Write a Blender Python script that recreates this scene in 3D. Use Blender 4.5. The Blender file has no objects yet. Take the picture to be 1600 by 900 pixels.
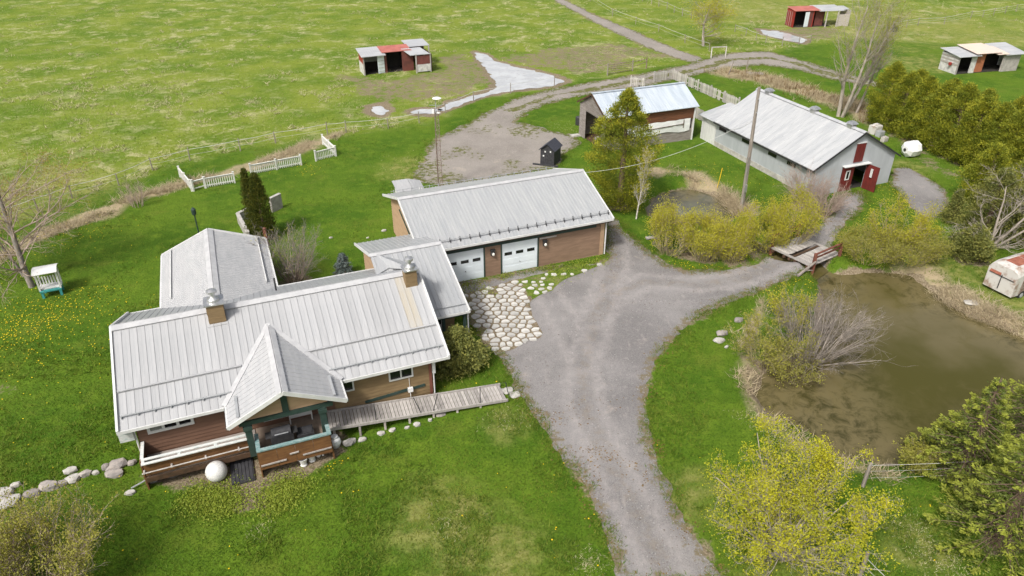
import bpy, bmesh, math, random
import numpy as np
from mathutils import Vector, Matrix, noise as mnoise

sc = bpy.context.scene
PI = math.pi
R = math.radians

# ------------------------------------------------------------------ camera
FPX, PITCH, CAMH = 1150.0, R(30.7), 24.0
cam_d = bpy.data.cameras.new('camera')
cam = bpy.data.objects.new('camera', cam_d)
sc.collection.objects.link(cam)
cam.location = (0, 0, CAMH)
cam.rotation_euler = (PI/2 - PITCH, 0, 0)
cam_d.sensor_width = 36.0
cam_d.lens = 36.0*FPX/1600.0
cam_d.clip_start = 0.5
cam_d.clip_end = 6000
sc.camera = cam
sc.render.resolution_x, sc.render.resolution_y = 1024, 576

# ------------------------------------------------------------------ sky, sun, exposure
SUN_EL, SUN_AZ = R(50), R(213)      # azimuth clockwise from +Y: the sun stands to the left and behind the camera
world = bpy.data.worlds.new('World'); sc.world = world
world.use_nodes = True
wn = world.node_tree; wn.nodes.clear()
sky = wn.nodes.new('ShaderNodeTexSky'); sky.sky_type = 'NISHITA'
sky.sun_disc = False; sky.sun_elevation = SUN_EL; sky.sun_rotation = SUN_AZ
sky.air_density = 1.0; sky.dust_density = 6.0; sky.ozone_density = 1.0
hsv = wn.nodes.new('ShaderNodeHueSaturation'); hsv.inputs['Saturation'].default_value = 0.42
bg = wn.nodes.new('ShaderNodeBackground'); bg.inputs['Strength'].default_value = 0.125
wo = wn.nodes.new('ShaderNodeOutputWorld')
wn.links.new(sky.outputs[0], hsv.inputs['Color']); wn.links.new(hsv.outputs[0], bg.inputs['Color'])
wn.links.new(bg.outputs[0], wo.inputs['Surface'])
sl = bpy.data.lights.new('sun', 'SUN'); sl.energy = 2.5; sl.angle = R(8); sl.color = (1.0, 0.965, 0.9)
sun = bpy.data.objects.new('sun', sl); sc.collection.objects.link(sun)
sdir = Vector((math.sin(SUN_AZ)*math.cos(SUN_EL), math.cos(SUN_AZ)*math.cos(SUN_EL), math.sin(SUN_EL)))
sun.rotation_euler = sdir.to_track_quat('Z', 'Y').to_euler()
sun.location = sdir*120
sc.view_settings.view_transform = 'Standard'; sc.view_settings.look = 'None'
sc.view_settings.gamma = 1.0; sc.view_settings.exposure = 0.30
sc.view_settings.use_curve_mapping = False
sc.render.engine = 'CYCLES'

# ------------------------------------------------------------------ survey helpers: where a point of the photograph stands in the field
_c, _s = math.cos(PITCH), math.sin(PITCH)
def G(px, py, z=0.0):
    u = (px-800)/FPX; v = (450-py)/FPX
    d = (u, _c+v*_s, -_s+v*_c); t = (z-CAMH)/d[2]
    return Vector((d[0]*t, d[1]*t, z))
def rise(x, y, py):
    k = (450-py)/FPX           # Y = k Z
    dz = (k*y*_c - y*_s)/(_c + k*_s)
    return dz + CAMH
YAW = R(21.8)
U = Vector((math.cos(YAW), math.sin(YAW), 0)); V = Vector((-math.sin(YAW), math.cos(YAW), 0))
def W(u, v, z=0.0): return U*u + V*v + Vector((0, 0, z))

# ------------------------------------------------------------------ mesh builder
col = sc.collection
MATS = {}
class MB:
    def __init__(s): s.v = []; s.f = []; s.tint = None
    def add(s, vs, fs):
        n = len(s.v); s.v.extend([tuple(p) for p in vs]); s.f.extend([tuple(i+n for i in f) for f in fs]); return s
    def box(s, x0, x1, y0, y1, z0, z1):
        return s.add([(x0,y0,z0),(x1,y0,z0),(x1,y1,z0),(x0,y1,z0),(x0,y0,z1),(x1,y0,z1),(x1,y1,z1),(x0,y1,z1)],
                     [(0,3,2,1),(4,5,6,7),(0,1,5,4),(1,2,6,5),(2,3,7,6),(3,0,4,7)])
    def bar(s, a, b, w, h, up=(0,0,1)):
        a = Vector(a); b = Vector(b); d = (b-a).normalized(); up = Vector(up)
        if abs(d.dot(up)) > .98: up = Vector((0,1,0))
        sx = d.cross(up).normalized()*w/2; sz = sx.cross(d).normalized()*h/2
        P = [a-sx-sz, a+sx-sz, a+sx+sz, a-sx+sz, b-sx-sz, b+sx-sz, b+sx+sz, b-sx+sz]
        return s.add(P, [(0,1,2,3),(7,6,5,4),(0,4,5,1),(1,5,6,2),(2,6,7,3),(3,7,4,0)])
    def tube(s, a, b, r0, r1, n=6, caps=True):
        a = Vector(a); b = Vector(b); d = (b-a)
        if d.length < 1e-6: return s
        d.normalize(); t = Vector((0,0,1)) if abs(d.z) < .9 else Vector((1,0,0))
        x = d.cross(t).normalized(); y = d.cross(x)
        P = []
        for q, r in ((a, r0), (b, r1)):
            for k in range(n):
                an = 2*PI*k/n; P.append(q + (x*math.cos(an)+y*math.sin(an))*r)
        F = [(k, n+k, n+(k+1)%n, (k+1)%n) for k in range(n)]
        if caps: F += [tuple(range(n)), tuple(range(2*n-1, n-1, -1))]
        return s.add(P, F)
    def path(s, pts, r, n=5):
        for a, b in zip(pts[:-1], pts[1:]): s.tube(a, b, r, r, n)
        return s
    def lathe(s, prof, n=16, c=(0,0,0)):
        c = Vector(c); P = []
        for r, z in prof:
            for k in range(n): P.append(c+Vector((r*math.cos(2*PI*k/n), r*math.sin(2*PI*k/n), z)))
        F = []
        for i in range(len(prof)-1):
            for k in range(n): F.append((i*n+k, i*n+(k+1)%n, (i+1)*n+(k+1)%n, (i+1)*n+k))
        F += [tuple(range(n-1,-1,-1)), tuple(range((len(prof)-1)*n, len(prof)*n))]
        return s.add(P, F)
    def slab(s, pts, t):            # a planar polygon given thickness t along its normal
        pts = [Vector(p) for p in pts]; nn = Vector((0,0,0))
        for i in range(1, len(pts)-1): nn += (pts[i]-pts[0]).cross(pts[i+1]-pts[0])
        nn.normalize(); n = len(pts)
        return s.add(pts + [p-nn*t for p in pts], [tuple(range(n)), tuple(range(2*n-1, n-1, -1))] + [(i, n+i, n+(i+1)%n, (i+1)%n) for i in range(n)])
    def build(s, name, mat, parent=None, smooth=False, loc=None, rotz=None):
        me = bpy.data.meshes.new(name); me.from_pydata(s.v, [], s.f); me.update()
        if smooth: me.polygons.foreach_set('use_smooth', [True]*len(me.polygons))
        if s.tint is not None:
            at = me.attributes.new('tint', 'FLOAT', 'POINT'); at.data.foreach_set('value', np.asarray(s.tint, np.float32))
        return link(name, me, mat, parent, loc, rotz)
def link(name, me, mat, parent=None, loc=None, rotz=None):
    if mat is not None and not me.materials: me.materials.append(M(mat) if isinstance(mat, str) else mat)
    o = bpy.data.objects.new(name, me); col.objects.link(o)
    if parent: o.parent = parent
    if loc is not None: o.location = loc
    if rotz is not None: o.rotation_euler = (0, 0, rotz)
    return o
def np_mesh(name, verts, quads, mat, tint=None, parent=None, nside=4):
    verts = np.asarray(verts, np.float32).reshape(-1, 3); quads = np.asarray(quads, np.int32).reshape(-1, nside)
    me = bpy.data.meshes.new(name)
    me.vertices.add(len(verts)); me.vertices.foreach_set('co', verts.ravel())
    me.loops.add(quads.size); me.loops.foreach_set('vertex_index', quads.ravel())
    me.polygons.add(len(quads)); me.polygons.foreach_set('loop_start', np.arange(0, quads.size, nside, dtype=np.int32))
    me.polygons.foreach_set('loop_total', np.full(len(quads), nside, np.int32))
    me.update(calc_edges=True); me.validate()
    if tint is not None:
        at = me.attributes.new('tint', 'FLOAT', 'POINT'); at.data.foreach_set('value', np.asarray(tint, np.float32))
    return link(name, me, mat, parent)
def thing(name, label, cat, loc=(0,0,0), rotz=0.0, group=None):
    o = bpy.data.objects.new(name, None); col.objects.link(o); o.empty_display_size = .3
    o.location = loc; o.rotation_euler = (0, 0, rotz)
    return tag(o, label, cat, group)
def tag(o, label=None, cat=None, group=None, kind=None):
    if label: o['label'] = label
    if cat: o['category'] = cat
    if group: o['group'] = group
    if kind: o['kind'] = kind
    return o

# ------------------------------------------------------------------ materials
def newmat(name):
    m = bpy.data.materials.new(name); m.use_nodes = True; nt = m.node_tree; nt.nodes.clear()
    out = nt.nodes.new('ShaderNodeOutputMaterial'); b = nt.nodes.new('ShaderNodeBsdfPrincipled')
    nt.links.new(b.outputs[0], out.inputs[0]); return m, nt, b, out
def nd(nt, t, **kw):
    n = nt.nodes.new(t)
    for k, v in kw.items():
        if k.startswith('i_'): n.inputs[int(k[2:])].default_value = v
        else: setattr(n, k, v)
    return n
def coords(nt, scale=(1,1,1), world=False, rot=0.0):
    if world:
        g = nd(nt, 'ShaderNodeNewGeometry'); src = g.outputs['Position']
    else:
        g = nd(nt, 'ShaderNodeTexCoord'); src = g.outputs['Object']
    mp = nd(nt, 'ShaderNodeMapping'); mp.inputs['Scale'].default_value = scale; mp.inputs['Rotation'].default_value = (0,0,rot)
    nt.links.new(src, mp.inputs['Vector']); return mp.outputs[0]
def noise(nt, co, scale, detail=4, rough=.6, dist=0.0):
    n = nd(nt, 'ShaderNodeTexNoise'); n.inputs['Scale'].default_value = scale; n.inputs['Detail'].default_value = detail
    n.inputs['Roughness'].default_value = rough; n.inputs['Distortion'].default_value = dist
    nt.links.new(co, n.inputs['Vector']); return n.outputs['Fac']
def ramp(nt, fac, lo, hi, a=0.0, b=1.0):
    r = nd(nt, 'ShaderNodeMapRange'); r.interpolation_type = 'SMOOTHSTEP'
    for i, v in zip(range(1, 5), (lo, hi, a, b)): r.inputs[i].default_value = v
    nt.links.new(fac, r.inputs[0]); return r.outputs[0]
def mixc(nt, fac, a, b):
    m = nd(nt, 'ShaderNodeMix', data_type='RGBA')
    for v, i in ((fac, 0), (a, 6), (b, 7)):
        if hasattr(v, 'is_output'): nt.links.new(v, m.inputs[i])
        else: m.inputs[i].default_value = v if i == 0 else (v[0], v[1], v[2], 1)
    return m.outputs[2]
def math_(nt, op, a, b=None):
    m = nd(nt, 'ShaderNodeMath', operation=op)
    for i, v in enumerate((a, b)):
        if v is None: continue
        if hasattr(v, 'is_output'): nt.links.new(v, m.inputs[i])
        else: m.inputs[i].default_value = v
    return m.outputs[0]
def bump(nt, b, h, strength=.3, dist=.02):
    n = nd(nt, 'ShaderNodeBump'); n.inputs['Strength'].default_value = strength; n.inputs['Distance'].default_value = dist
    nt.links.new(h, n.inputs['Height']); nt.links.new(n.outputs[0], b.inputs['Normal'])
def attr(nt, name):
    a = nd(nt, 'ShaderNodeAttribute', attribute_name=name); return a.outputs['Fac']

def simple(name, c1, c2, rough=.7, scale=3.0, stretch=(1,1,1), lo=.35, hi=.65, metallic=0.0, bmp=.2, fine=None, rnd=0.0, spec=.4):
    m, nt, b, out = newmat(name)
    co = coords(nt, stretch)
    f = ramp(nt, noise(nt, co, scale, 5, .65), lo, hi)
    c = mixc(nt, f, c1, c2)
    if rnd:
        oi = nd(nt, 'ShaderNodeObjectInfo')
        hs = nd(nt, 'ShaderNodeHueSaturation'); nt.links.new(ramp(nt, oi.outputs['Random'], 0, 1, 1-rnd, 1+rnd), hs.inputs['Value'])
        nt.links.new(c, hs.inputs['Color']); c = hs.outputs[0]
    nt.links.new(c, b.inputs['Base Color'])
    b.inputs['Roughness'].default_value = rough; b.inputs['Metallic'].default_value = metallic
    b.inputs['Specular IOR Level'].default_value = spec
    if bmp: bump(nt, b, noise(nt, co, fine or scale*6, 4), bmp, .01)
    MATS[name] = m
def leafmat(name, c1, c2, c3=None, trans=.25, rough=.6):
    m, nt, b, out = newmat(name)
    g = nd(nt, 'ShaderNodeNewGeometry')
    c = mixc(nt, g.outputs['Random Per Island'], c1, c2)
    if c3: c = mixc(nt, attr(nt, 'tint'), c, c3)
    nt.links.new(c, b.inputs['Base Color']); b.inputs['Roughness'].default_value = rough; b.inputs['Specular IOR Level'].default_value = .25
    if trans:
        t = nd(nt, 'ShaderNodeBsdfTranslucent'); nt.links.new(c, t.inputs[0])
        mx = nd(nt, 'ShaderNodeMixShader'); mx.inputs[0].default_value = trans
        nt.links.new(b.outputs[0], mx.inputs[1]); nt.links.new(t.outputs[0], mx.inputs[2]); nt.links.new(mx.outputs[0], out.inputs[0])
    MATS[name] = m
def M(n): return MATS[n]

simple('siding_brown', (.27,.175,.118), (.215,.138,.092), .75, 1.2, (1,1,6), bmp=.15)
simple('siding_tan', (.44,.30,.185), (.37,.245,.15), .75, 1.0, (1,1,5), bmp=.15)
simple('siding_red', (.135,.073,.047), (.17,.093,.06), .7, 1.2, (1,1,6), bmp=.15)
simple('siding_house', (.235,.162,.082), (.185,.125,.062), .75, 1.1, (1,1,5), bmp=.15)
simple('roof_white', (.42,.42,.425), (.355,.36,.37), .45, 1.1, (5,.7,.7), .3, .72, 0.0, .05, 20, .06)
simple('roof_grey', (.39,.395,.40), (.325,.335,.35), .45, .9, (5,.5,.5), .3, .7, 0.0, .05, 20)
simple('roof_barn', (.46,.465,.47), (.36,.37,.385), .42, .6, (.6,3,.6), .3, .7, 0.0, .05, 20)
simple('roof_galv', (.60,.65,.70), (.47,.53,.60), .38, .5, (4,.5,.5), .3, .7, 0.25, .05, 20)
simple('trim_white', (.66,.66,.65), (.58,.58,.57), .5, 2, bmp=.05)
simple('roof_trim', (.50,.50,.505), (.42,.42,.43), .5, 2, bmp=.05)
simple('trim_green', (.022,.045,.038), (.035,.06,.05), .6, 3, bmp=.1)
simple('rail_teal', (.14,.25,.25), (.38,.43,.42), .7, 5, (1,4,4), .4, .75)
simple('rail_weathered', (.62,.62,.60), (.38,.46,.45), .8, 4, (1,4,4), .45, .7)
simple('wood_brown', (.20,.095,.035), (.13,.06,.024), .75, 2, (1,4,4), bmp=.3)
simple('wood_dark', (.06,.035,.02), (.10,.055,.03), .8, 3, bmp=.3)
simple('wood_grey', (.30,.265,.24), (.42,.38,.35), .85, 2.5, (1,6,6), .3, .7, rnd=.25, bmp=.3)
simple('wood_pale', (.44,.41,.385), (.31,.285,.265), .85, 2.5, (6,1,1), .3, .7, rnd=.22, bmp=.3)
simple('wood_barn', (.20,.17,.15), (.32,.29,.27), .85, 1.6, (1,1,7), .3, .7, bmp=.3)
simple('wood_rust', (.19,.075,.035), (.11,.048,.026), .8, 1.8, (.5,.5,5), .3, .7, bmp=.3)
simple('wood_redbrown', (.13,.045,.03), (.20,.075,.05), .8, 3, (1,1,1), .3, .7, bmp=.3)
simple('door_white', (.76,.82,.86), (.72,.78,.83), .45, 1.5, bmp=.03)
simple('metal_grey', (.36,.37,.38), (.30,.31,.32), .5, 2, bmp=.1)
simple('metal_bright', (.66,.66,.66), (.5,.5,.5), .28, 4, metallic=.75, bmp=.03)
simple('metal_dark', (.03,.03,.032), (.05,.05,.052), .5, 4, bmp=.1)
simple('metal_rust', (.16,.09,.06), (.30,.25,.22), .7, 6, bmp=.2)
simple('barn_steel', (.44,.46,.48), (.37,.39,.41), .55, .7, (2,2,.5), .3, .7, bmp=.08)
simple('barn_white', (.68,.68,.66), (.55,.55,.53), .7, 1.5, (3,3,.6), .3, .7, bmp=.1)
simple('barn_red', (.16,.022,.018), (.11,.018,.015), .65, 2.5, (3,1,.6), bmp=.2)
simple('container_red', (.30,.032,.024), (.22,.028,.02), .6, 1.5, bmp=.15)
simple('container_brown', (.17,.055,.045), (.11,.04,.034), .7, 1.2, bmp=.15)
simple('roof_red', (.46,.16,.13), (.36,.11,.09), .6, .8, bmp=.1)
simple('roof_peach', (.66,.52,.43), (.58,.50,.45), .6, .4, bmp=.1)
simple('board_orange', (.38,.14,.07), (.30,.105,.05), .75, 2, bmp=.15)
simple('osb_white', (.62,.61,.58), (.42,.41,.40), .8, 2.5, bmp=.15)
simple('concrete', (.42,.39,.36), (.30,.28,.26), .9, 2.5, bmp=.4)
simple('concrete_light', (.50,.48,.44), (.34,.32,.295), .9, 2.5, bmp=.3)
simple('flagstone', (.56,.545,.515), (.38,.365,.34), .85, 2.2, rnd=.16, bmp=.4)
simple('boulder', (.36,.32,.29), (.20,.185,.175), .9, 2.5, rnd=.2, bmp=.6, fine=9)
simple('white_plastic', (.80,.80,.80), (.70,.70,.69), .4, 3, bmp=.03)
simple('mosaic_white', (.74,.73,.71), (.55,.55,.54), .5, 26, lo=.42, hi=.58, bmp=.4, fine=30)
simple('teal_paint', (.06,.34,.33), (.05,.27,.27), .55, 4, bmp=.1)
simple('black_board', (.030,.030,.034), (.05,.05,.055), .7, 5, bmp=.3)
simple('shingle_dark', (.035,.037,.05), (.06,.063,.08), .85, 8, bmp=.5)
simple('bark_grey', (.30,.26,.23), (.19,.165,.145), .9, 5, (1,1,.4), bmp=.5)
simple('bark_pale', (.46,.40,.34), (.30,.26,.22), .9, 5, (1,1,.4), bmp=.4)
simple('bark_birch', (.62,.58,.52), (.36,.32,.28), .8, 6, (1,1,2), .4, .7, bmp=.3)
simple('bark_brown', (.13,.085,.06), (.20,.14,.10), .9, 5, (1,1,.4), bmp=.5)
simple('twig_pinkish', (.46,.36,.30), (.34,.26,.22), .9, 3, bmp=0)
simple('twig_olive', (.40,.35,.18), (.30,.26,.14), .9, 3, bmp=0)
simple('pole_wood', (.33,.29,.25), (.20,.17,.145), .9, 3, (6,6,.4), bmp=.4)
simple('wire', (.55,.55,.53), (.45,.45,.44), .6, 3, bmp=0)
simple('wire_dark', (.05,.05,.05), (.08,.08,.08), .6, 3, bmp=0)
simple('tarp_white', (.80,.80,.79), (.68,.68,.67), .6, 1.2, (1,1,3), bmp=.2)
simple('yellow_paint', (.75,.50,.02), (.65,.42,.02), .6, 4, bmp=0)
simple('fence_white', (.76,.75,.72), (.60,.59,.56), .65, 5, rnd=.08, bmp=.1)
simple('fence_grey', (.52,.49,.46), (.36,.33,.30), .85, 3, (1,1,.5), rnd=.2, bmp=.3)
simple('rust_panel', (.24,.075,.045), (.36,.14,.09), .8, 2, bmp=.2)
simple('old_white', (.54,.52,.49), (.28,.19,.14), .75, 1.6, lo=.46, hi=.68, bmp=.15)
simple('interior_dark', (.025,.022,.02), (.04,.035,.03), .9, 2, bmp=0)
simple('tyre', (.02,.02,.02), (.035,.035,.035), .85, 6, bmp=.2)
simple('floor_board', (.25,.195,.155), (.20,.155,.12), .8, 2, bmp=.2)
simple('stain_roof', (.42,.41,.39), (.42,.38,.31), .5, .8, (6,1,1), .3, .7, bmp=.03)
leafmat('leaf_cedar', (.25,.295,.03), (.10,.14,.02), (.42,.405,.036), trans=.33)
leafmat('leaf_cedar_dark', (.085,.11,.018), (.05,.07,.014), (.15,.15,.022), trans=.25)
leafmat('leaf_spruce', (.17,.215,.04), (.09,.125,.028), (.37,.40,.06), trans=.3)
leafmat('leaf_juniper', (.20,.225,.06), (.12,.145,.045), (.33,.32,.08), trans=.3)
leafmat('leaf_blue', (.15,.19,.18), (.09,.12,.115), (.22,.26,.25), trans=.15)
leafmat('leaf_maple', (.46,.48,.035), (.30,.34,.03), (.60,.55,.035), trans=.4)
leafmat('leaf_willow', (.42,.42,.045), (.30,.31,.035), (.54,.48,.05), trans=.4)
leafmat('leaf_willow_dull', (.30,.30,.06), (.21,.21,.05), (.38,.36,.06), trans=.35)
leafmat('leaf_bud', (.33,.22,.07), (.26,.20,.05), (.36,.28,.06), trans=.3)
leafmat('leaf_green', (.17,.26,.03), (.24,.32,.035), (.32,.36,.05), trans=.3)
leafmat('straw', (.58,.49,.33), (.42,.35,.23), (.36,.29,.19), trans=.2, rough=.8)
leafmat('straw_pale', (.60,.53,.36), (.46,.42,.24), (.34,.36,.14), trans=.2, rough=.8)
leafmat('grass_blade', (.045,.115,.006), (.10,.185,.012), (.22,.25,.035), trans=.3, rough=.7)
leafmat('grass_field', (.105,.175,.015), (.195,.24,.03), (.44,.41,.20), trans=.25, rough=.7)
leafmat('litter', (.16,.085,.03), (.10,.06,.03), (.22,.15,.05), trans=0, rough=.9)
leafmat('dandelion', (.85,.62,.02), (.78,.55,.02), trans=.1)
# glass and water
m, nt, b, out = newmat('glass'); b.inputs['Base Color'].default_value = (.012,.013,.015,1); b.inputs['Roughness'].default_value = .08; b.inputs['Specular IOR Level'].default_value = .5; MATS['glass'] = m
m, nt, b, out = newmat('glass_pale'); b.inputs['Base Color'].default_value = (.22,.23,.21,1); b.inputs['Roughness'].default_value = .1; MATS['glass_pale'] = m
m, nt, b, out = newmat('lamp_glass'); b.inputs['Base Color'].default_value = (.8,.78,.72,1); b.inputs['Roughness'].default_value = .2; MATS['lamp_glass'] = m
def watermat(name, c1, c2, c3, rough, rip, sc1=.16, spec=.5):
    m, nt, b, out = newmat(name); co = coords(nt, (1,1,1), True)
    f1 = ramp(nt, noise(nt, co, sc1, 5, .55, .4), .40, .62); f2 = ramp(nt, noise(nt, co, sc1*4.5, 5, .7, .6), .50, .72)
    c = mixc(nt, math_(nt, 'MULTIPLY', f2, .65), mixc(nt, f1, c1, c2), c3)
    mot = ramp(nt, noise(nt, co, 1.1, 6, .75, .5), .42, .66)
    c = mixc(nt, math_(nt, 'MULTIPLY', attr(nt, 'shallow'), .85), c, mixc(nt, mot, (.145,.118,.056), (.045,.040,.014)))
    nt.links.new(c, b.inputs['Base Color']); b.inputs['Roughness'].default_value = rough; b.inputs['IOR'].default_value = 1.33
    b.inputs['Specular IOR Level'].default_value = spec
    bump(nt, b, noise(nt, co, 3.5, 3), rip, .01); MATS[name] = m
watermat('pond_water', (.062,.056,.009), (.120,.100,.046), (.085,.072,.021), .07, .035, .12, spec=.5)
watermat('small_pond_water', (.12,.118,.09), (.20,.20,.165), (.20,.22,.06), .07, .03, .45, spec=.5)
watermat('puddle_water', (.46,.47,.48), (.54,.55,.56), (.36,.34,.31), .03, .02, .5, spec=1.0)  # pale base colour stands in for the bright sky reflected in the puddles

# ------------------------------------------------------------------ the lie of the land
def poly_px(pts, z=0.0): return np.array([G(x, y, z)[:2] for x, y in pts])
def seg_dist(P, A, B):
    d = B-A; t = np.clip(((P-A)@d)/max(d@d, 1e-9), 0, 1); return np.linalg.norm(P-(A+t[:,None]*d), axis=1)
def sdf(P, poly):                   # > 0 inside
    d = np.full(len(P), 1e9); ins = np.zeros(len(P), bool); n = len(poly)
    for i in range(n):
        a, b = poly[i], poly[(i+1)%n]
        d = np.minimum(d, seg_dist(P, a, b))
        c = ((a[1] > P[:,1]) != (b[1] > P[:,1]))
        with np.errstate(divide='ignore', invalid='ignore'):
            xi = (b[0]-a[0])*(P[:,1]-a[1])/(b[1]-a[1]+1e-12)+a[0]
        ins ^= c & (P[:,0] < xi)
    return np.where(ins, d, -d)
def line_dist(P, pl):
    d = np.full(len(P), 1e9)
    for a, b in zip(pl[:-1], pl[1:]): d = np.minimum(d, seg_dist(P, a, b))
    return d
_rg = np.random.default_rng(3); _tab = _rg.random((256, 256))
def vn(P, s):                       # value noise, 0..1
    q = P*s; i = np.floor(q).astype(int); f = q-i; f = f*f*(3-2*f)
    a = _tab[i[:,0]%256, i[:,1]%256]; b_ = _tab[(i[:,0]+1)%256, i[:,1]%256]; c = _tab[i[:,0]%256, (i[:,1]+1)%256]; d = _tab[(i[:,0]+1)%256, (i[:,1]+1)%256]
    return (a*(1-f[:,0])+b_*f[:,0])*(1-f[:,1]) + (c*(1-f[:,0])+d*f[:,0])*f[:,1]
def fbm(P, s, o=4):
    r = np.zeros(len(P)); k = .5
    for j in range(o): r += k*(vn(P+17.3*j, s*2**j)-.5); k *= .55
    return r
def sstep(x, a, b): t = np.clip((x-a)/(b-a), 0, 1); return t*t*(3-2*t)

WATER = -0.55
pond = poly_px([(1292,452),(1318,432),(1360,428),(1425,432),(1450,452),(1470,472),(1520,498),(1575,518),(1640,552),(1680,600),(1640,660),(1560,700),(1440,722),(1380,727),(1310,712),(1255,668),(1205,648),(1180,620),(1186,596),(1220,575),(1262,560),(1285,520),(1290,480)], WATER)
small = poly_px([(1012,324),(1030,306),(1058,298),(1080,296),(1108,304),(1138,322),(1150,338),(1110,352),(1050,352),(1018,340)], WATER)
creek = np.array([G(*p)[:2] for p in [(1130,345),(1170,372),(1222,395),(1262,398),(1300,430),(1320,450)]])
puddle = poly_px([(742,81),(757,84),(772,94),(800,102),(838,111),(866,118),(884,127),(862,134),(820,139),(782,144),(750,153),(722,163),(694,172),(684,171),(702,160),(730,152),(756,145),(773,138),(775,129),(766,117),(757,103),(746,92)])
puddle2 = poly_px([(581,166),(597,164),(606,172),(598,180),(584,176)])
puddle3 = poly_px([(640,173),(660,169),(690,170),(676,178),(650,178)])
puddle4 = poly_px([(1188,46),(1215,48),(1240,54),(1262,62),(1255,68),(1225,62),(1195,54)])
def ground_z(P):
    P = np.asarray(P, float).reshape(-1, 2)
    n = fbm(P, .9, 3)*1.1
    z = .05*fbm(P, .25, 3)
    d = np.maximum(sdf(P, pond)+n*.8, sdf(P, small)+n*.5)
    z -= 1.25*sstep(d, -1.25, 1.3)
    z -= .95*(1-sstep(line_dist(P, creek)+n*.3, .35, 1.3))*(d < 2)
    hv = P@np.array(V[:2]); hu = P@np.array(U[:2])          # a dip under the porch and balcony
    z -= .22*sstep(hu, -8.5, -5.5)*(1-sstep(hu, 2.0, 7.0))*sstep(hv, 22, 26.5)*(1-sstep(hv, 29.3, 30.5))
    for q in (puddle, puddle2, puddle3, puddle4): z -= .10*sstep(sdf(P, q), -.8, .6)
    return np.where(np.abs(z) < 1e9, z, z)
def gz(x, y): return float(ground_z([(x, y)])[0])

fence_line = np.array([G(*p)[:2] for p in [(-260,440),(-60,372),(60,330),(113,310),(186,290),(239,266),(297,251),(376,236),(431,224),(541,207),(607,201),(655,192),(696,177),(740,158),(798,146),(866,134),(949,118),(1010,108),(1065,101),(1108,90)]])
field = np.vstack([fence_line, [G(1165,88)[:2]], [G(1260,70)[:2]], [G(1330,60)[:2]], [G(1600,72)[:2]], [(400,150),(400,900),(-700,900),(-700,30)]])
ditch = np.array([G(*p)[:2] for p in [(-40,420),(60,370),(130,345),(205,312),(290,288),(390,262),(470,232),(530,208)]])
reed2 = np.array([G(*p)[:2] for p in [(1130,112),(1190,122),(1250,140),(1330,165),(1370,190)]])
reed3 = np.array([G(*p)[:2] for p in [(1030,268),(1075,270),(1110,290),(1150,318),(1165,330)]])
bank1 = np.array([G(*p)[:2] for p in [(1430,425),(1480,462),(1540,492),(1610,520)]])
bank2 = np.array([G(*p)[:2] for p in [(1190,470),(1170,530),(1165,590),(1190,650),(1290,720),(1400,745)]])
drive = poly_px([(968,915),(955,850),(930,792),(900,742),(862,690),(838,648),(812,612),(796,585),(782,560),(770,548),(752,540),(735,500),(722,466),(690,452),(680,440),(700,444),(757,438),(800,428),(850,420),(905,415),(940,408),(950,402),(947,375),(950,340),(962,344),(972,358),(992,376),(1014,394),(1040,412),(1075,424),(1130,422),(1180,412),(1207,393),(1246,374),(1280,352),(1302,330),(1310,306),(1345,299),(1352,316),(1330,340),(1312,362),(1300,385),(1306,398),(1272,418),(1240,432),(1210,446),(1165,462),(1120,478),(1085,498),(1050,530),(1025,562),(1014,600),(1010,640),(1016,690),(1034,738),(1060,795),(1092,846),(1122,890),(1134,915)])
barnlane = poly_px([(1397,262),(1420,262),(1450,278),(1476,296),(1482,318),(1470,338),(1446,342),(1420,325),(1405,300),(1392,288)])
yard = poly_px([(682,214),(706,206),(735,192),(760,176),(800,156),(850,143),(910,131),(1000,116),(1080,100),(1122,86),(1150,82),(1200,80),(1245,92),(1300,110),(1380,130),(1380,138),(1300,124),(1240,108),(1192,101),(1140,106),(1090,116),(1010,135),(930,146),(862,160),(822,176),(806,190),(830,198),(868,206),(900,214),(905,228),(880,240),(868,262),(760,282),(690,292),(655,282),(652,262),(664,240)])
track2 = poly_px([(852,-6),(872,-6),(935,25),(1000,52),(1060,78),(1100,90),(1095,100),(1050,90),(1000,70),(930,36)])
dirt_spots = [poly_px(q) for q in tuple(([(530,118),(600,122),(700,112),(745,108),(760,125),(740,145),(650,160),(560,150)], [(905,84),(960,72),(990,86),(985,104),(930,112),(880,108)], [(225,742),(300,715),(420,695),(530,672),(528,700),(500,722),(475,742),(420,758),(380,772),(330,762),(270,756)], [(380,770),(430,770),(420,790),(370,790)],
    [(-10,610),(12,600),(20,606),(0,622)], [(390,825),(412,822),(415,836),(398,838)], [(1170,560),(1190,555),(1200,640),(1185,660)], [(1400,420),(1440,430),(1520,480),(1600,500),(1600,530),(1520,500),(1440,470)], [(1480,455),(1540,470),(1600,480),(1600,500),(1500,480)], [(1340,165),(1400,200),(1460,245),(1500,275),(1480,282),(1420,240),(1350,200)], [(1245,40),(1320,45),(1300,62),(1240,58),(1190,50)],
    [(680,88),(735,80),(760,110),(770,130),(735,138),(690,120)], [(770,95),(850,105),(900,118),(940,112),(1000,92),(1060,92),(960,66),(880,72),(800,84)]))]

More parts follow.
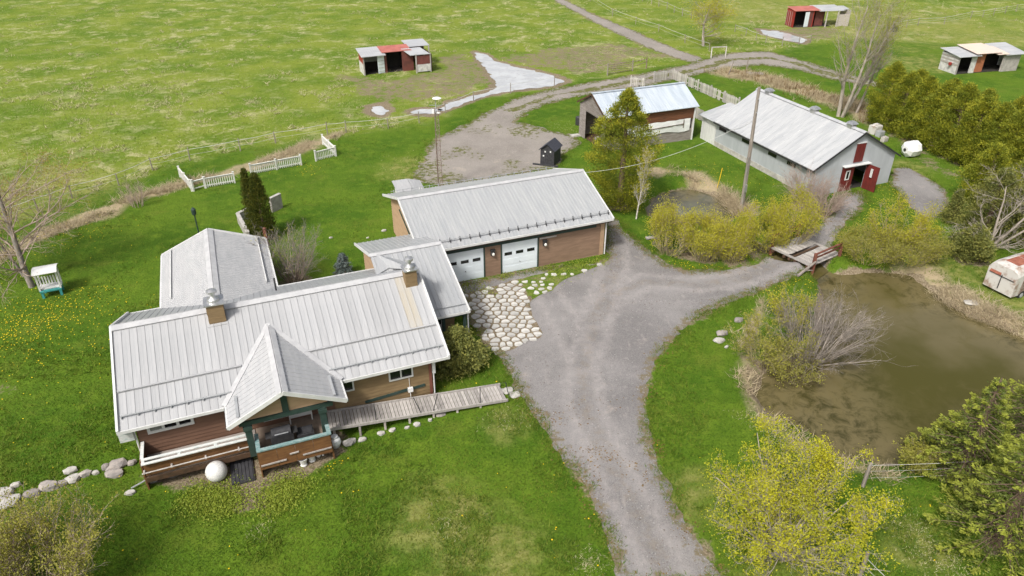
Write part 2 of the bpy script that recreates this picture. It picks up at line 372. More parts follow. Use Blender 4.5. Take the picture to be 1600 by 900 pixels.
def grid_axis(lo, hi, step, far):
    core = np.arange(lo, hi+step*.5, step)
    return np.concatenate([lo-np.array(far)[::-1], core, hi+np.array(far)])
gx = grid_axis(-48, 78, .42, [2,5,10,22,50,120,300,800,2500]); gy = grid_axis(14, 134, .42, [2,5,10,22,50,120,300,800,2500])
gy[:9] = np.array([-2500,-800,-300,-120,-50,-20,0,6,10])
XX, YY = np.meshgrid(gx, gy); PG = np.column_stack([XX.ravel(), YY.ravel()])
ZG = ground_z(PG)
far = np.hypot(PG[:,0], PG[:,1]-70); ZG += 6*sstep(far, 300, 2500)*fbm(PG, .002, 3)
nxg, nyg = len(gx), len(gy); idx = np.arange(nxg*nyg).reshape(nyg, nxg)
quads = np.stack([idx[:-1,:-1], idx[:-1,1:], idx[1:,1:], idx[1:,:-1]], -1).reshape(-1, 4)
ground = np_mesh('ground', np.column_stack([PG, ZG]), quads, None)
tag(ground, kind='structure'); ground.data.polygons.foreach_set('use_smooth', [True]*len(quads))
def setattr_pts(me, name, v):
    a = me.attributes.new(name, 'FLOAT', 'POINT'); a.data.foreach_set('value', np.asarray(v, np.float32))
def masks(P):
    n = fbm(P, .35, 4)*2
    pas = sstep(sdf(P, field)+n*1.6, -1.5, 1.5)
    st = np.zeros(len(P))
    for pl, w in ((ditch, .95), (reed2, 2.0), (reed3, .9), (bank1, 1.3), (bank2, .25)):
        st = np.maximum(st, 1-sstep(line_dist(P, pl)+n*1.1, w*.5, w*1.25))
    di = np.zeros(len(P))
    for k, q in enumerate(dirt_spots): di = np.maximum(di, (1.0 if k in (2,3,6) else .57)*sstep(sdf(P, q)+n*(.7 if k in (2,3) else 2.0), -1.6*(.5 if k in (2,3) else 1), 1.4*(.5 if k in (2,3) else 1)))
    for q in (drive, barnlane, yard, track2): di = np.maximum(di, .62*sstep(sdf(P, q)+n*.5, -.55, .15))
    for q in (pond, small): di = np.maximum(di, sstep(sdf(P, q)+n*.6, -.75, -.1))
    for q in (puddle, puddle2, puddle3, puddle4): di = np.maximum(di, .9*sstep(sdf(P, q)+n*.6, -1.6, -.1))
    di = np.maximum(di, (1-sstep(line_dist(P, creek), .5, 1.3))*.9)
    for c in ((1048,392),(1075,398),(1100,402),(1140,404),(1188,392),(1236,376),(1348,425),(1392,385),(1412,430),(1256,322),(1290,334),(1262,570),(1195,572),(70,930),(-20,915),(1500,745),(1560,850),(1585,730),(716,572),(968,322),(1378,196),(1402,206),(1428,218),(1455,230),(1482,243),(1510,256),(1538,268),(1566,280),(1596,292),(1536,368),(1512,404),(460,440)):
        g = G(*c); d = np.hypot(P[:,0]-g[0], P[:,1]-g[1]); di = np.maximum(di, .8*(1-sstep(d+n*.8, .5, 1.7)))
    dead = np.zeros(len(P))                       # thin yellowed turf
    for c, r in (((690,800),3.0),((1430,850),2.0),((790,660),1.6),((640,265),4),((1400,40),24),((1240,20),22),((40,300),9),((1540,60),14),((1430,100),8),((1510,440),4.5),((1440,395),3.0),((1420,262),2.5),((1560,470),4),((760,860),3.2),((1090,780),2.0),((1220,890),2.4)):
        g = G(*c); d = np.hypot(P[:,0]-g[0], P[:,1]-g[1]); dead = np.maximum(dead, (1-sstep(d+n*r*.5, r*.3, r)))
    return pas, st, di, dead
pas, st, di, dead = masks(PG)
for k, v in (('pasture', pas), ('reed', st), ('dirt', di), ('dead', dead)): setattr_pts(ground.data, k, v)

# ground material
m, nt, b, out = newmat('turf'); MATS['turf'] = m
co = coords(nt, (1,1,1), True)
big = noise(nt, co, .16, 4, .55); mid = noise(nt, co, 1.1, 5, .62); fine = noise(nt, co, 9, 5, .7); cow = coords(nt, (1,2.6,1), True, .45); blades = noise(nt, cow, 7.5, 4, .7)
lawn = mixc(nt, ramp(nt, big, .36, .64), (.055,.122,.007), (.098,.168,.012))
lawn = mixc(nt, ramp(nt, mid, .45, .75), lawn, (.125,.20,.016))
lawn = mixc(nt, ramp(nt, noise(nt, co, .45, 6, .7, .3), .50, .70, 0, .6), lawn, (.135,.17,.022))
lawn = mixc(nt, ramp(nt, noise(nt, co, 3.0, 5, .75), .62, .76, 0, .5), lawn, (.22,.20,.06))
lawn = mixc(nt, ramp(nt, blades, .50, .80, 0, .7), lawn, (.16,.225,.022))
lawn = mixc(nt, ramp(nt, fine, .34, .50, .75, 0), lawn, (.018,.042,.003))
fld = mixc(nt, ramp(nt, big, .34, .66), (.105,.172,.014), (.185,.232,.03))
straw1 = ramp(nt, noise(nt, co, .38, 8, .74, .3), .50, .63)
straw2 = ramp(nt, noise(nt, co, 1.5, 6, .75, .3), .52, .70)
stmod = ramp(nt, noise(nt, co, .055, 4, .6), .36, .62, .25, 1.0)
stf = math_(nt, 'MAXIMUM', math_(nt, 'MULTIPLY', straw1, ramp(nt, blades, .36, .62, .15, .95)), math_(nt, 'MULTIPLY', straw2, .55))
fld = mixc(nt, math_(nt, 'MULTIPLY', stf, stmod), fld, (.52,.47,.28))
fld = mixc(nt, ramp(nt, fine, .30, .46, .5, 0), fld, (.05,.085,.008))
c = mixc(nt, attr(nt, 'pasture'), lawn, fld)
dd = math_(nt, 'MULTIPLY', attr(nt, 'dead'), ramp(nt, mid, .38, .68, .12, .75))
c = mixc(nt, dd, c, mixc(nt, fine, (.20,.205,.05), (.36,.32,.13)))
rr = math_(nt, 'MULTIPLY', attr(nt, 'reed'), ramp(nt, mid, .25, .55, .5, 1))
c = mixc(nt, rr, c, mixc(nt, blades, (.26,.20,.12), (.46,.38,.25)))
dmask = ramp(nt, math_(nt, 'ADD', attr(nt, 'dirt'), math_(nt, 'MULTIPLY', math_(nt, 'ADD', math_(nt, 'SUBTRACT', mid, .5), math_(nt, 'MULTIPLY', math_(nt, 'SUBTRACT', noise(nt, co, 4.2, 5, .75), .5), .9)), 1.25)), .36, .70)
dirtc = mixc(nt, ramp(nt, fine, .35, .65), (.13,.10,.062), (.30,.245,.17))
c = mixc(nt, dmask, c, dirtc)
nt.links.new(c, b.inputs['Base Color']); b.inputs['Roughness'].default_value = .95; b.inputs['Specular IOR Level'].default_value = .15
bump(nt, b, math_(nt, 'ADD', math_(nt, 'MULTIPLY', fine, .6), mid), .9, .12)
ground.data.materials.append(m)

# ------------------------------------------------------------------ flat sheets with ragged edges
def sheet(name, field_f, bbox, step, zoff, mat, attrs=None, z_abs=None):
    x0, x1, y0, y1 = bbox; xs = np.arange(x0, x1+step, step); ys = np.arange(y0, y1+step, step)
    X, Y = np.meshgrid(xs, ys); P = np.column_stack([X.ravel(), Y.ravel()]); f = field_f(P)
    nx = len(xs); ids = np.arange(len(P)).reshape(len(ys), nx)
    q = np.stack([ids[:-1,:-1], ids[:-1,1:], ids[1:,1:], ids[1:,:-1]], -1).reshape(-1, 4)
    ins = f > 0; cnt = ins[q].sum(1)
    verts = [tuple(p) for p in P]; polys = [tuple(a) for a in q[cnt == 4].tolist()]
    cut = {}
    def edge(a, b):
        k = (a, b) if a < b else (b, a)
        if k not in cut:
            t = f[k[0]]/(f[k[0]]-f[k[1]]); p = P[k[0]]+(P[k[1]]-P[k[0]])*t
            cut[k] = len(verts); verts.append((p[0], p[1]))
        return cut[k]
    for cell in q[(cnt > 0) & (cnt < 4)].tolist():
        pl = []
        for i in range(4):
            a, b_ = cell[i], cell[(i+1)%4]
            if ins[a]: pl.append(a)
            if ins[a] != ins[b_]: pl.append(edge(a, b_))
        if len(pl) >= 3: polys.append(tuple(pl))
    used = sorted({i for p in polys for i in p}); mp = {o: i for i, o in enumerate(used)}
    VP = np.array([verts[i] for i in used])
    z = np.full(len(VP), z_abs) if z_abs is not None else ground_z(VP)+zoff
    me = bpy.data.meshes.new(name); me.from_pydata(np.column_stack([VP, z]).tolist(), [], [tuple(mp[i] for i in p) for p in polys]); me.update()
    me.polygons.foreach_set('use_smooth', [True]*len(me.polygons))
    o = link(name, me, mat); tag(o, kind='structure')
    if attrs:
        for k, fn in attrs.items(): setattr_pts(me, k, fn(VP))
    return o
def bbox(p, m=1.0): return (p[:,0].min()-m, p[:,0].max()+m, p[:,1].min()-m, p[:,1].max()+m)

def gravelmat(name, c1, c2, c3, edgec):
    m, nt, b, out = newmat(name); MATS[name] = m; co = coords(nt, (1,1,1), True)
    big = noise(nt, co, .22, 4, .6, .3); mid = noise(nt, co, 2.0, 5, .7); fine = noise(nt, co, 26, 4, .75); vf = nd(nt, 'ShaderNodeTexVoronoi'); vf.inputs['Scale'].default_value = 22; nt.links.new(co, vf.inputs['Vector'])
    c = mixc(nt, ramp(nt, big, .34, .64), c1, c2)
    c = mixc(nt, ramp(nt, noise(nt, co, .5, 5, .7, .4), .58, .72, 0, .6), c, (c3[0]*1.1, c3[1]*1.03, c3[2]*.95))
    c = mixc(nt, ramp(nt, mid, .52, .78, 0, .6), c, c3)
    c = mixc(nt, ramp(nt, fine, .34, .70, .0, .55), c, (c3[0]*1.12, c3[1]*1.12, c3[2]*1.12))
    c = mixc(nt, ramp(nt, fine, .30, .44, .55, 0), c, (c1[0]*.45, c1[1]*.45, c1[2]*.45))
    c = mixc(nt, ramp(nt, noise(nt, coords(nt, (2.6,.55,1), True, -.42), 1.0, 5, .65), .56, .74, 0, .45), c, (c3[0]*1.15, c3[1]*1.13, c3[2]*1.12))
    c = mixc(nt, ramp(nt, noise(nt, co, 4.5, 4, .7), .64, .74, 0, .55), c, (edgec[0]*.6, edgec[1]*.55, edgec[2]*.5))
    e = ramp(nt, math_(nt, 'ADD', attr(nt, 'edge'), math_(nt, 'MULTIPLY', math_(nt, 'SUBTRACT', mid, .5), 2.6)), .72, 1.1)
    c = mixc(nt, e, c, mixc(nt, fine, edgec, (edgec[0]*.55, edgec[1]*.6, edgec[2]*.5)))
    tr = math_(nt, 'MULTIPLY', attr(nt, 'track'), ramp(nt, mid, .3, .65, .25, 1.0))
    c = mixc(nt, math_(nt, 'MULTIPLY', tr, .42), c, (c3[0]*1.18, c3[1]*1.17, c3[2]*1.18))
    c = mixc(nt, math_(nt, 'MULTIPLY', attr(nt, 'crown'), ramp(nt, mid, .42, .66, 0, .36)), c, (edgec[0]*.8, edgec[1]*.75, edgec[2]*.7))
    nt.links.new(c, b.inputs['Base Color']); b.inputs['Roughness'].default_value = .95; b.inputs['Specular IOR Level'].default_value = .15
    bump(nt, b, math_(nt, 'ADD', fine, mid), .8, .04)
gravelmat('gravel', (.145,.139,.140), (.232,.222,.220), (.345,.32,.305), (.235,.19,.13))
gravelmat('dirt_track', (.20,.178,.160), (.265,.238,.215), (.37,.34,.305), (.155,.155,.05))
def mkline(pts): return np.array([G(*p)[:2] for p in pts])
run1 = mkline([(1050,915),(1010,830),(975,760),(940,700),(915,640),(910,570),(930,500),(960,460),(1010,440),(1090,445),(1160,435),(1235,405)])
run2 = mkline([(910,570),(880,500),(850,450)]); run3 = mkline([(930,500),(960,420),(962,355)]); run4 = mkline([(1270,385),(1300,355),(1322,322)])
def ruts(P):
    d = np.zeros(len(P))
    for r_ in (run1, run2, run3, run4):
        q = np.abs(line_dist(P, r_)+fbm(P, .3, 2)*.5-.78); d = np.maximum(d, 1-sstep(q, .12, .42))
    return d
def crownf(P): return 1-sstep(np.minimum(line_dist(P, run1), line_dist(P, run3))+fbm(P, .4, 2)*.4, .15, .55)
zero = lambda P: np.zeros(len(P))
def rag(P): return fbm(P, .8, 5)*1.1
def edgef(poly, w): return lambda P: 1-sstep(sdf(P, poly), 0.0, w)
sheet('gravel_driveway', lambda P: sdf(P, drive)+rag(P)*.6+fbm(P, 2.4, 3)*.7, bbox(drive), .28, .02, 'gravel', {'edge': edgef(drive, 1.5), 'track': ruts, 'crown': crownf})
sheet('barn_lane', lambda P: sdf(P, barnlane)+rag(P)*.6, bbox(barnlane), .3, .02, 'gravel', {'edge': edgef(barnlane, 1.3)})
def yard_edge(P):
    # grass grows along the middle of the track and in patches of the yard
    mid = np.array([G(*p)[:2] for p in [(800,172),(860,150),(930,138),(1010,125),(1090,108),(1140,94),(1200,90),(1240,99),(1300,117),(1380,134)]])
    g = (1-sstep(line_dist(P, mid)+fbm(P, .5, 3)*1.6, .35, 1.05))*1.1
    for c, r in (((650,262),4.5),((700,278),2.5),((820,205),3),((720,235),2.0),((800,255),1.5)):
        q = G(*c); g = np.maximum(g, .9*(1-sstep(np.hypot(P[:,0]-q[0], P[:,1]-q[1]), r*.4, r)))
    return np.maximum(np.maximum(edgef(yard, 1.8)(P), g), .75*sstep(fbm(P, .25, 4), .02, .22))
sheet('dirt_yard', lambda P: sdf(P, yard)+rag(P)*1.5+fbm(P, 2.2, 3)*1.2, bbox(yard, 2), .4, .018, 'dirt_track', {'edge': yard_edge})
sheet('dirt_track', lambda P: sdf(P, track2)+rag(P)*1.6-.2, bbox(track2, 2), .5, .018, 'dirt_track', {'edge': edgef(track2, 1.6)})
shal = G(1270,640,WATER)
for nm, pl, mt, z in (('pond', pond, 'pond_water', WATER), ('small_pond', small, 'small_pond_water', WATER)):
    sheet(nm, lambda P: sdf(P, pl)+1.0, bbox(pl, 1.5), .5, 0, mt, {'shallow': lambda P: np.clip((1-sstep(sdf(P, pl)+fbm(P, .3, 4)*3, .4, 3.2))+(.9*(1-sstep(np.hypot(P[:,0]-shal.x, P[:,1]-shal.y)+fbm(P, .3, 3)*3, 2.0, 5.5))), 0, 1)}, z_abs=z)
cb = np.vstack([creek]); sheet('creek', lambda P: np.minimum(1.15-line_dist(P, creek), np.minimum(-sdf(P, pond)-1.03, -sdf(P, small)-1.03)), bbox(cb, 2), .5, 0, 'pond_water', z_abs=WATER-.004)
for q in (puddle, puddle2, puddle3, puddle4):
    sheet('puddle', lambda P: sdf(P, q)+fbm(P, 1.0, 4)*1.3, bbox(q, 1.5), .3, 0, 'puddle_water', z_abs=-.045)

# ------------------------------------------------------------------ building helpers (u, v, z in the farm's own axes)
class UB(MB):
    def __init__(s, o): super().__init__(); s.o = o
    def build(s, name, mat, parent=None, **k):
        ou, ov = s.o; s.v = [(a-ou, b_-ov, c_) for a, b_, c_ in s.v]
        return super().build(name, mat, parent, **k)
def clip(poly, a, b, c):            # keep a*x+b*y+c >= 0
    out = []
    for i in range(len(poly)):
        p, q = poly[i], poly[(i+1)%len(poly)]; fp = a*p[0]+b*p[1]+c; fq = a*q[0]+b*q[1]+c
        if fp >= 0: out.append(p)
        if (fp >= 0) != (fq >= 0):
            t = fp/(fp-fq); out.append((p[0]+(q[0]-p[0])*t, p[1]+(q[1]-p[1])*t))
    return out
def siding(mb, A, B, outline, h=.2, lip=.03, th=.12, vertical=False):
    # outline: convex polygon (s along A->B, z); the outside is to the right of A->B
    A = Vector((A[0], A[1], 0)); B = Vector((B[0], B[1], 0)); d = (B-A).normalized(); n = Vector((d.y, -d.x, 0))
    f = lambda s_, z, o_: A+d*s_+Vector((0,0,z))+n*o_
    mb.slab([f(s_, z, 0) for s_, z in outline], th)
    k = 1 if not vertical else 0
    lo = min(p[k] for p in outline); hi = max(p[k] for p in outline); z = lo
    while z < hi-1e-3:
        z1 = min(z+h, hi)
        c = clip(clip(outline, 0, 1, -z), 0, -1, z1) if not vertical else clip(clip(outline, 1, 0, -z), -1, 0, z1)
        if len(c) >= 3:
            off = [(.004+lip*(z1-p[1])/h) if not vertical else (.004+lip*(1 if .12 < (p[0]-z)/h < 1.1 else 0)) for p in c]
            top = [f(p[0], p[1], o_) for p, o_ in zip(c, off)]; N = len(top)
            mb.add(top, [tuple(range(N))])
            bl = [i for i in range(N) if abs(c[i][k]-z) < 1e-6]
            if len(bl) == 2 and not vertical:
                i, j = bl; mb.add([top[i], top[j], f(c[j][0], z, 0), f(c[i][0], z, 0)], [(0,1,2,3)])
        z = z1
    return mb
def ribbed(mb, o, e, s, sp=.3, h=.03, w=.05, th=.05, flat=False):
    o = Vector(o); e = Vector(e); s = Vector(s); L = e.length; ed = e.normalized(); n = ed.cross(s).normalized()
    if n.z < 0: n = -n
    prof = [(0, 0)]; x = sp*.5
    while x < L-w and not flat:
        prof += [(x-w/2, 0), (x-w/4, h), (x+w/4, h), (x+w/2, 0)]; x += sp
    prof.append((L, 0)); k = len(prof)
    a = [o+ed*p+n*q for p, q in prof]; b_ = [p+s for p in a]
    bo = [o-n*th, o+e-n*th, o+e+s-n*th, o+s-n*th]
    mb.add(a+b_+bo, [(i, i+1, k+i+1, k+i) for i in range(k-1)] + [(2*k, 2*k+3, 2*k+2, 2*k+1), (0, k, 2*k+3, 2*k), (k-1, 2*k+1, 2*k+2, 2*k-1), (0, 2*k, 2*k+1, k-1), (k, 2*k-1, 2*k+2, 2*k+3)])
    return mb
def window(parent, o, A, B, z0, z1, panes, fr=.075, proud=.05, mats=None, name='window'):
    # a framed window on the wall A->B (outside to the right), split into panes
    A = Vector((A[0], A[1], 0)); B = Vector((B[0], B[1], 0)); d = (B-A).normalized(); n = Vector((d.y, -d.x, 0)); L = (B-A).length
    def bx(mb, s0, s1, za, zb, o0, o1):
        mb.slab([A+d*s0+n*o1+Vector((0,0,za)), A+d*s1+n*o1+Vector((0,0,za)), A+d*s1+n*o1+Vector((0,0,zb)), A+d*s0+n*o1+Vector((0,0,zb))], o1-o0)
    f = UB(o)
    bx(f, 0, L, z1-fr, z1, -.02, proud); bx(f, 0, L, z0, z0+fr, -.02, proud+.012)
    step = (L-fr)/panes
    for k in range(panes+1): bx(f, k*step, k*step+fr, z0+fr, z1-fr, -.02, proud-.003)
    w = f.build(name, 'trim_white', parent)
    for k in range(panes):
        g = UB(o); bx(g, k*step+fr, (k+1)*step, z0+fr, z1-fr, -.01, proud-.035)
        g.build('pane', (mats[k] if mats else 'glass'), w)
    return w

# ================================================================== the house
HO = (0.5, 33.6)
house = thing('farm_house', 'long brown house with pale standing seam metal roof, gabled porch and rear wing', 'house', W(*HO), YAW)
ze, zr, vf, vr, vm = 2.6, 4.82, 28.55, 38.65, 33.62
sf = (zr-ze)/(vm-vf)
hz = lambda v: ze+sf*(v-vf) if v < vm else zr-(zr-ze)/(vr-vm)*(v-vm)
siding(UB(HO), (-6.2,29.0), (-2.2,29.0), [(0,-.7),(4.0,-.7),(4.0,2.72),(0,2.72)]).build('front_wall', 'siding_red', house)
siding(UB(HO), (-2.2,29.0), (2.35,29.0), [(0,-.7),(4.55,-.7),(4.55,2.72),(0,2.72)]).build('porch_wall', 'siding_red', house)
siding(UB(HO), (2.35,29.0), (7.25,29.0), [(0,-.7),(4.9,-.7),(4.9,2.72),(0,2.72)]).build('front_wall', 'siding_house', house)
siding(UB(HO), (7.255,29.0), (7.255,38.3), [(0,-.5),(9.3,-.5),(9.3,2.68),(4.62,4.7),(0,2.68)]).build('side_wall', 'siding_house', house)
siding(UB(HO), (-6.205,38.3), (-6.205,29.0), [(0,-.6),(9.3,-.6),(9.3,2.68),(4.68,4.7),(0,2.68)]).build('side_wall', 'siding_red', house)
siding(UB(HO), (7.25,38.305), (-6.2,38.305), [(0,-.5),(13.45,-.5),(13.45,2.7),(0,2.7)]).build('rear_wall', 'siding_house', house)
# wing
siding(UB(HO), (-4.75,44.7), (-4.75,38.3), [(0,-.3),(6.4,-.3),(6.4,2.7),(0,2.7)]).build('wing_wall', 'siding_house', house)
siding(UB(HO), (.6,38.3), (.6,44.7), [(0,-.3),(6.4,-.3),(6.4,2.7),(0,2.7)]).build('wing_wall', 'siding_house', house)
siding(UB(HO), (.6,44.705), (-4.75,44.705), [(0,-.3),(5.35,-.3),(5.35,2.7),(2.6,3.75),(0,2.7)]).build('wing_wall', 'siding_house', house)
# front slope: single sheets, an upper run lapped over a lower run
PANW = .335
r0 = UB(HO); r0.slab([(-6.75,vf+.02,ze-.05),(8.0,vf+.02,ze-.05),(8.0,vm,zr-.05),(-6.75,vm,zr-.05)], .10)
r0.slab([(8.0,vr,ze-.05),(-6.75,vr,ze-.05),(-6.75,vm,zr-.05),(8.0,vm,zr-.05)], .10)
roof = r0.build('roof', 'trim_white', house)
def panel_mesh(nm, run, slope_vec, mat):
    d = Vector(slope_vec).normalized(); n = Vector((1,0,0)).cross(d).normalized()
    if n.z < 0: n = -n
    mb = MB(); w = PANW-.004
    pr = [(0,0),(0,.026),(.012,.026),(.018,.006),(w/2-.01,.006),(w/2,.010),(w/2+.01,.006),(w,.006),(w,0)]
    a = [Vector((x,0,0))+n*q for x, q in pr]; b_ = [p+d*run for p in a]; k = len(pr)
    mb.add(a+b_, [(i,i+1,k+i+1,k+i) for i in range(k-1)]+[tuple(range(k-1,-1,-1)), tuple(range(k,2*k)), (0,k,2*k-1,k-1)])
    me = bpy.data.meshes.new(nm); me.from_pydata(mb.v, [], mb.f); me.update(); me.materials.append(M(mat)); return me, d, n
fl = math.hypot(vm-vf, zr-ze); cut = fl*.345
sv = (0, vm-vf, zr-ze)
me_lo, d_, n_ = panel_mesh('roof_panel', cut+.12, sv, 'roof_white'); me_up, _, _ = panel_mesh('roof_panel', fl-cut, sv, 'roof_white')
rs = (0, vm-vr, zr-ze); me_re, dr_, nr_ = panel_mesh('roof_panel', math.hypot(vr-vm, zr-ze), rs, 'roof_grey')
me_st = me_up.copy(); me_st.materials.clear(); me_st.materials.append(M('stain_roof'))
npan = 44
for k in range(npan):
    u = -6.72+k*PANW
    lo = Vector((u-HO[0], vf-HO[1], ze-.045)); up = lo+d_*cut+n_*.035; re = Vector((u-HO[0], vr-HO[1], ze-.045))
    link('roof_panel', me_lo, None, roof, lo); link('roof_panel', me_st if k in (40,41) else me_up, None, roof, up)
    link('roof_panel', me_re, None, roof, re)
cap = UB(HO); cap.bar((-6.8,vm-.13,zr+.0), (8.05,vm-.13,zr+.0), .30, .05, (0,-.4,1)); cap.bar((-6.8,vm+.13,zr+.0), (8.05,vm+.13,zr+.0), .28, .05, (0,.4,1)); cap.build('ridge_cap', 'roof_trim', roof)
for u in (-6.80, 8.06):
    t = UB(HO); t.bar((u,vf-.04,ze-.03), (u,vm,zr-.02), .10, .2); t.bar((u,vr+.04,ze-.03), (u,vm,zr-.02), .10, .2); t.build('rake_trim', 'trim_white', roof)
t = UB(HO); t.box(-6.85, 8.1, vf-.06, vf+.0, ze-.16, ze-.015); t.build('fascia', 'trim_white', roof)
t = UB(HO); t.box(-6.85, 8.1, vr, vr+.06, ze-.16, ze-.015); t.build('fascia', 'trim_white', roof)
bv = vf+.55
for a, b_ in ((-6.6,-2.05), (2.35,7.9)):
    t = UB(HO); t.tube((a,bv,hz(bv)+.10), (b_,bv,hz(bv)+.10), .035, .035, 6); x = a
    while x < b_: t.box(x-.02, x+.02, bv-.05, bv+.06, hz(bv)-.03, hz(bv)+.1); x += .67
    t.build('snow_bar', 'metal_grey', roof)
t = UB(HO); bv2 = vf+cut*math.cos(math.atan(sf))+.02
for a, b_ in ((-6.7,-1.45), (1.4,7.95)): t.bar((a,bv2,hz(bv2)+.045), (b_,bv2,hz(bv2)+.045), .09, .035)
t.build('lap_trim', 'roof_white', roof)
# wing roof
wr = UB(HO); wz0, wz1, wu0, wu1, wum, wv0, wv1 = 2.6, 3.85, -5.15, .98, -2.25, 35.0, 45.05
ribbed(wr, (wu0,wv1,wz0), (0,wv0+1.2-wv1,0), (wum-wu0,0,wz1-wz0), .22, .034, .06)
ribbed(wr, (wu1,wv0+1.2,wz0), (0,wv1-wv0-1.2,0), (wum-wu1,0,wz1-wz0), .22, .034, .06)
wro = wr.build('wing_roof', 'roof_white', house)
t = UB(HO)
for du in (-.14, .14): t.bar((wum+du,wv0+.4,wz1+.0), (wum+du,wv1+.04,wz1+.0), .28, .045, (du*3,0,1))
t.build('ridge_cap', 'roof_trim', wro)
t = UB(HO)
for u, z in ((wu0-.03,wz0-.06),(wu1+.03,wz0-.06)): t.box(u-.05, u+.05, 38.7, wv1+.05, z-.1, z+.08)
t.bar((wu0,wv1+.05,wz0), (wum,wv1+.05,wz1), .1, .16); t.bar((wu1,wv1+.05,wz0), (wum,wv1+.05,wz1), .1, .16)
t.build('rake_trim', 'trim_white', wro)
t = UB(HO)
for u in (wu0+.55, wu1-.5):
    z = wz0+(wz1-wz0)*(.55/(wum-wu0) if u < wum else .5/(wu1-wum))+.09
    t.bar((u,38.9,z), (u,wv1-.05,z), .06, .1)
t.build('snow_bar', 'trim_white', wro)
# porch roof with its prow
pu0, pu1, pum, pzr, pze = -2.40, 2.75, .08, 4.14, 2.62
pr = UB(HO)
def prow(mb, ue, side):
    # strips run from the eave up to the ridge, the front edge slants forward to the apex
    n = 17; rows = []
    for i in range(n+1):
        t_ = i/n; v0 = 27.02+(32.2-27.02)*t_
        a = Vector((ue, v0, pze)); v1 = 26.62+(32.3-26.62)*t_
        b_ = Vector((pum, v1, pzr)); rows.append((a, b_))
    nn = (rows[0][1]-rows[0][0]).cross(Vector((0,1,0))).normalized()
    if nn.z < 0: nn = -nn
    for i in range(n):
        (a, b_), (c_, e_) = rows[i], rows[i+1]
        P = [a, b_, e_, c_] if side < 0 else [a, c_, e_, b_]
        if (P[1]-P[0]).cross(P[2]-P[0]).z < 0: P = P[::-1]
        mb.slab(P, .05)
        if i: mb.bar(a+nn*.012, b_+nn*.012, .025, .024, nn)
prow(pr, pu0, -1); prow(pr, pu1, 1)
pro = pr.build('porch_roof', 'roof_white', house)
t = UB(HO)
for du in (-.13, .13): t.bar((pum+du,26.6,pzr-.01), (pum+du,32.2,pzr-.01), .26, .045, (du*4,0,1))
t.build('ridge_cap', 'roof_trim', pro)
t = UB(HO)
for ue in (pu0, pu1):
    t.bar((ue,26.98,pze-.03), (pum,26.58,pzr-.03), .07, .19)
    t.bar((ue,27.0,pze-.04), (ue,28.6,pze-.04), .08, .14)
t.build('rake_trim', 'trim_white', pro)
t = UB(HO)
for ue in (pu0-.06, pu1+.06): t.bar((ue,vf+.0,ze+.06), (pum,vm-1.42,pzr+.06), .24, .05)
t.build('valley_flashing', 'roof_trim', pro)
t = UB(HO)
for ue, k in ((pu0,.5),(pu1,-.5)):
    u = ue+k; z = pze+(pzr-pze)*.5/abs(pum-ue)+.07; t.bar((u,27.1,z), (u,28.6,z), .12, .06)
t.build('snow_bar', 'metal_grey', pro)
for ue in (pu0-.05, pu1+.05):
    t = UB(HO)
    for k in range(7): t.box(ue-.02, ue+.02, 27.05+k*.22, 27.2+k*.22, pze-.14, pze-.02)
    t.build('eave_vent', 'metal_dark', pro)
siding(UB(HO), (-1.72,27.25), (1.9,27.25), [(0,2.62),(3.62,2.62),(3.45,2.95),(1.8,3.98),(.12,2.95)], .18).build('porch_gable', 'siding_tan', house)
t = UB(HO); t.box(-.06, .22, 27.16, 27.24, 2.6, 3.95); t.build('gable_post', 'trim_green', house)
t = UB(HO); t.box(-1.95, 2.12, 27.12, 27.30, 2.40, 2.61); t.build('porch_beam', 'trim_green', house)
for u in (-1.62, 1.62):
    t = UB(HO); t.box(u-.14, u+.14, 27.05, 27.33, .66, 2.395); t.box(u-.19, u+.19, 27.0, 27.38, 2.18, 2.36); t.build('porch_post', 'trim_green', house)
PF = .65
fl_ = UB(HO); fl_.box(-1.4, 1.72, 26.45, 28.96, PF-.16, PF); fl_.build('porch_floor', 'floor_board', house)
fl_ = UB(HO); fl_.box(-6.1, -1.44, 27.6, 28.96, PF-.14, PF-.02); deck = fl_.build('balcony_floor', 'wood_grey', house)
# porch parapet: teal cap and brown boarded panels
t = UB(HO); t.box(-1.46, 1.78, 26.36, 26.54, 1.40, 1.47); t.box(-1.46, -1.28, 26.54, 27.6, 1.395, 1.465); t.box(1.6, 1.78, 26.54, 27.5, 1.395, 1.465); pc = t.build('parapet_cap', 'rail_teal', house)
for k in range(4):
    a = -1.42+k*.79
    t = UB(HO); t.box(a, a+.775, 26.41, 26.47, .34, 1.395); t.build('parapet_panel', 'wood_brown', house)
for (a, b_, z) in ((-1.40,-.30,.58),(-.12,.28,.86),(.42,1.70,.62)):
    t = UB(HO); t.bar((a,26.385,z), (b_,26.385,z+.02), .05, .06); t.build('parapet_batten', 'wood_pale', house)
for u in (-1.40, 1.70):
    t = UB(HO); t.box(u-.07, u+.07, 26.98, 27.12, -.6, .48); t.build('porch_pier', 'wood_brown', house)
t = UB(HO); t.box(1.72, 1.78, 26.5, 28.95, -.2, .52); t.box(-1.46, -1.41, 26.5, 27.6, -.45, 1.39); t.build('parapet_side', 'wood_brown', house)
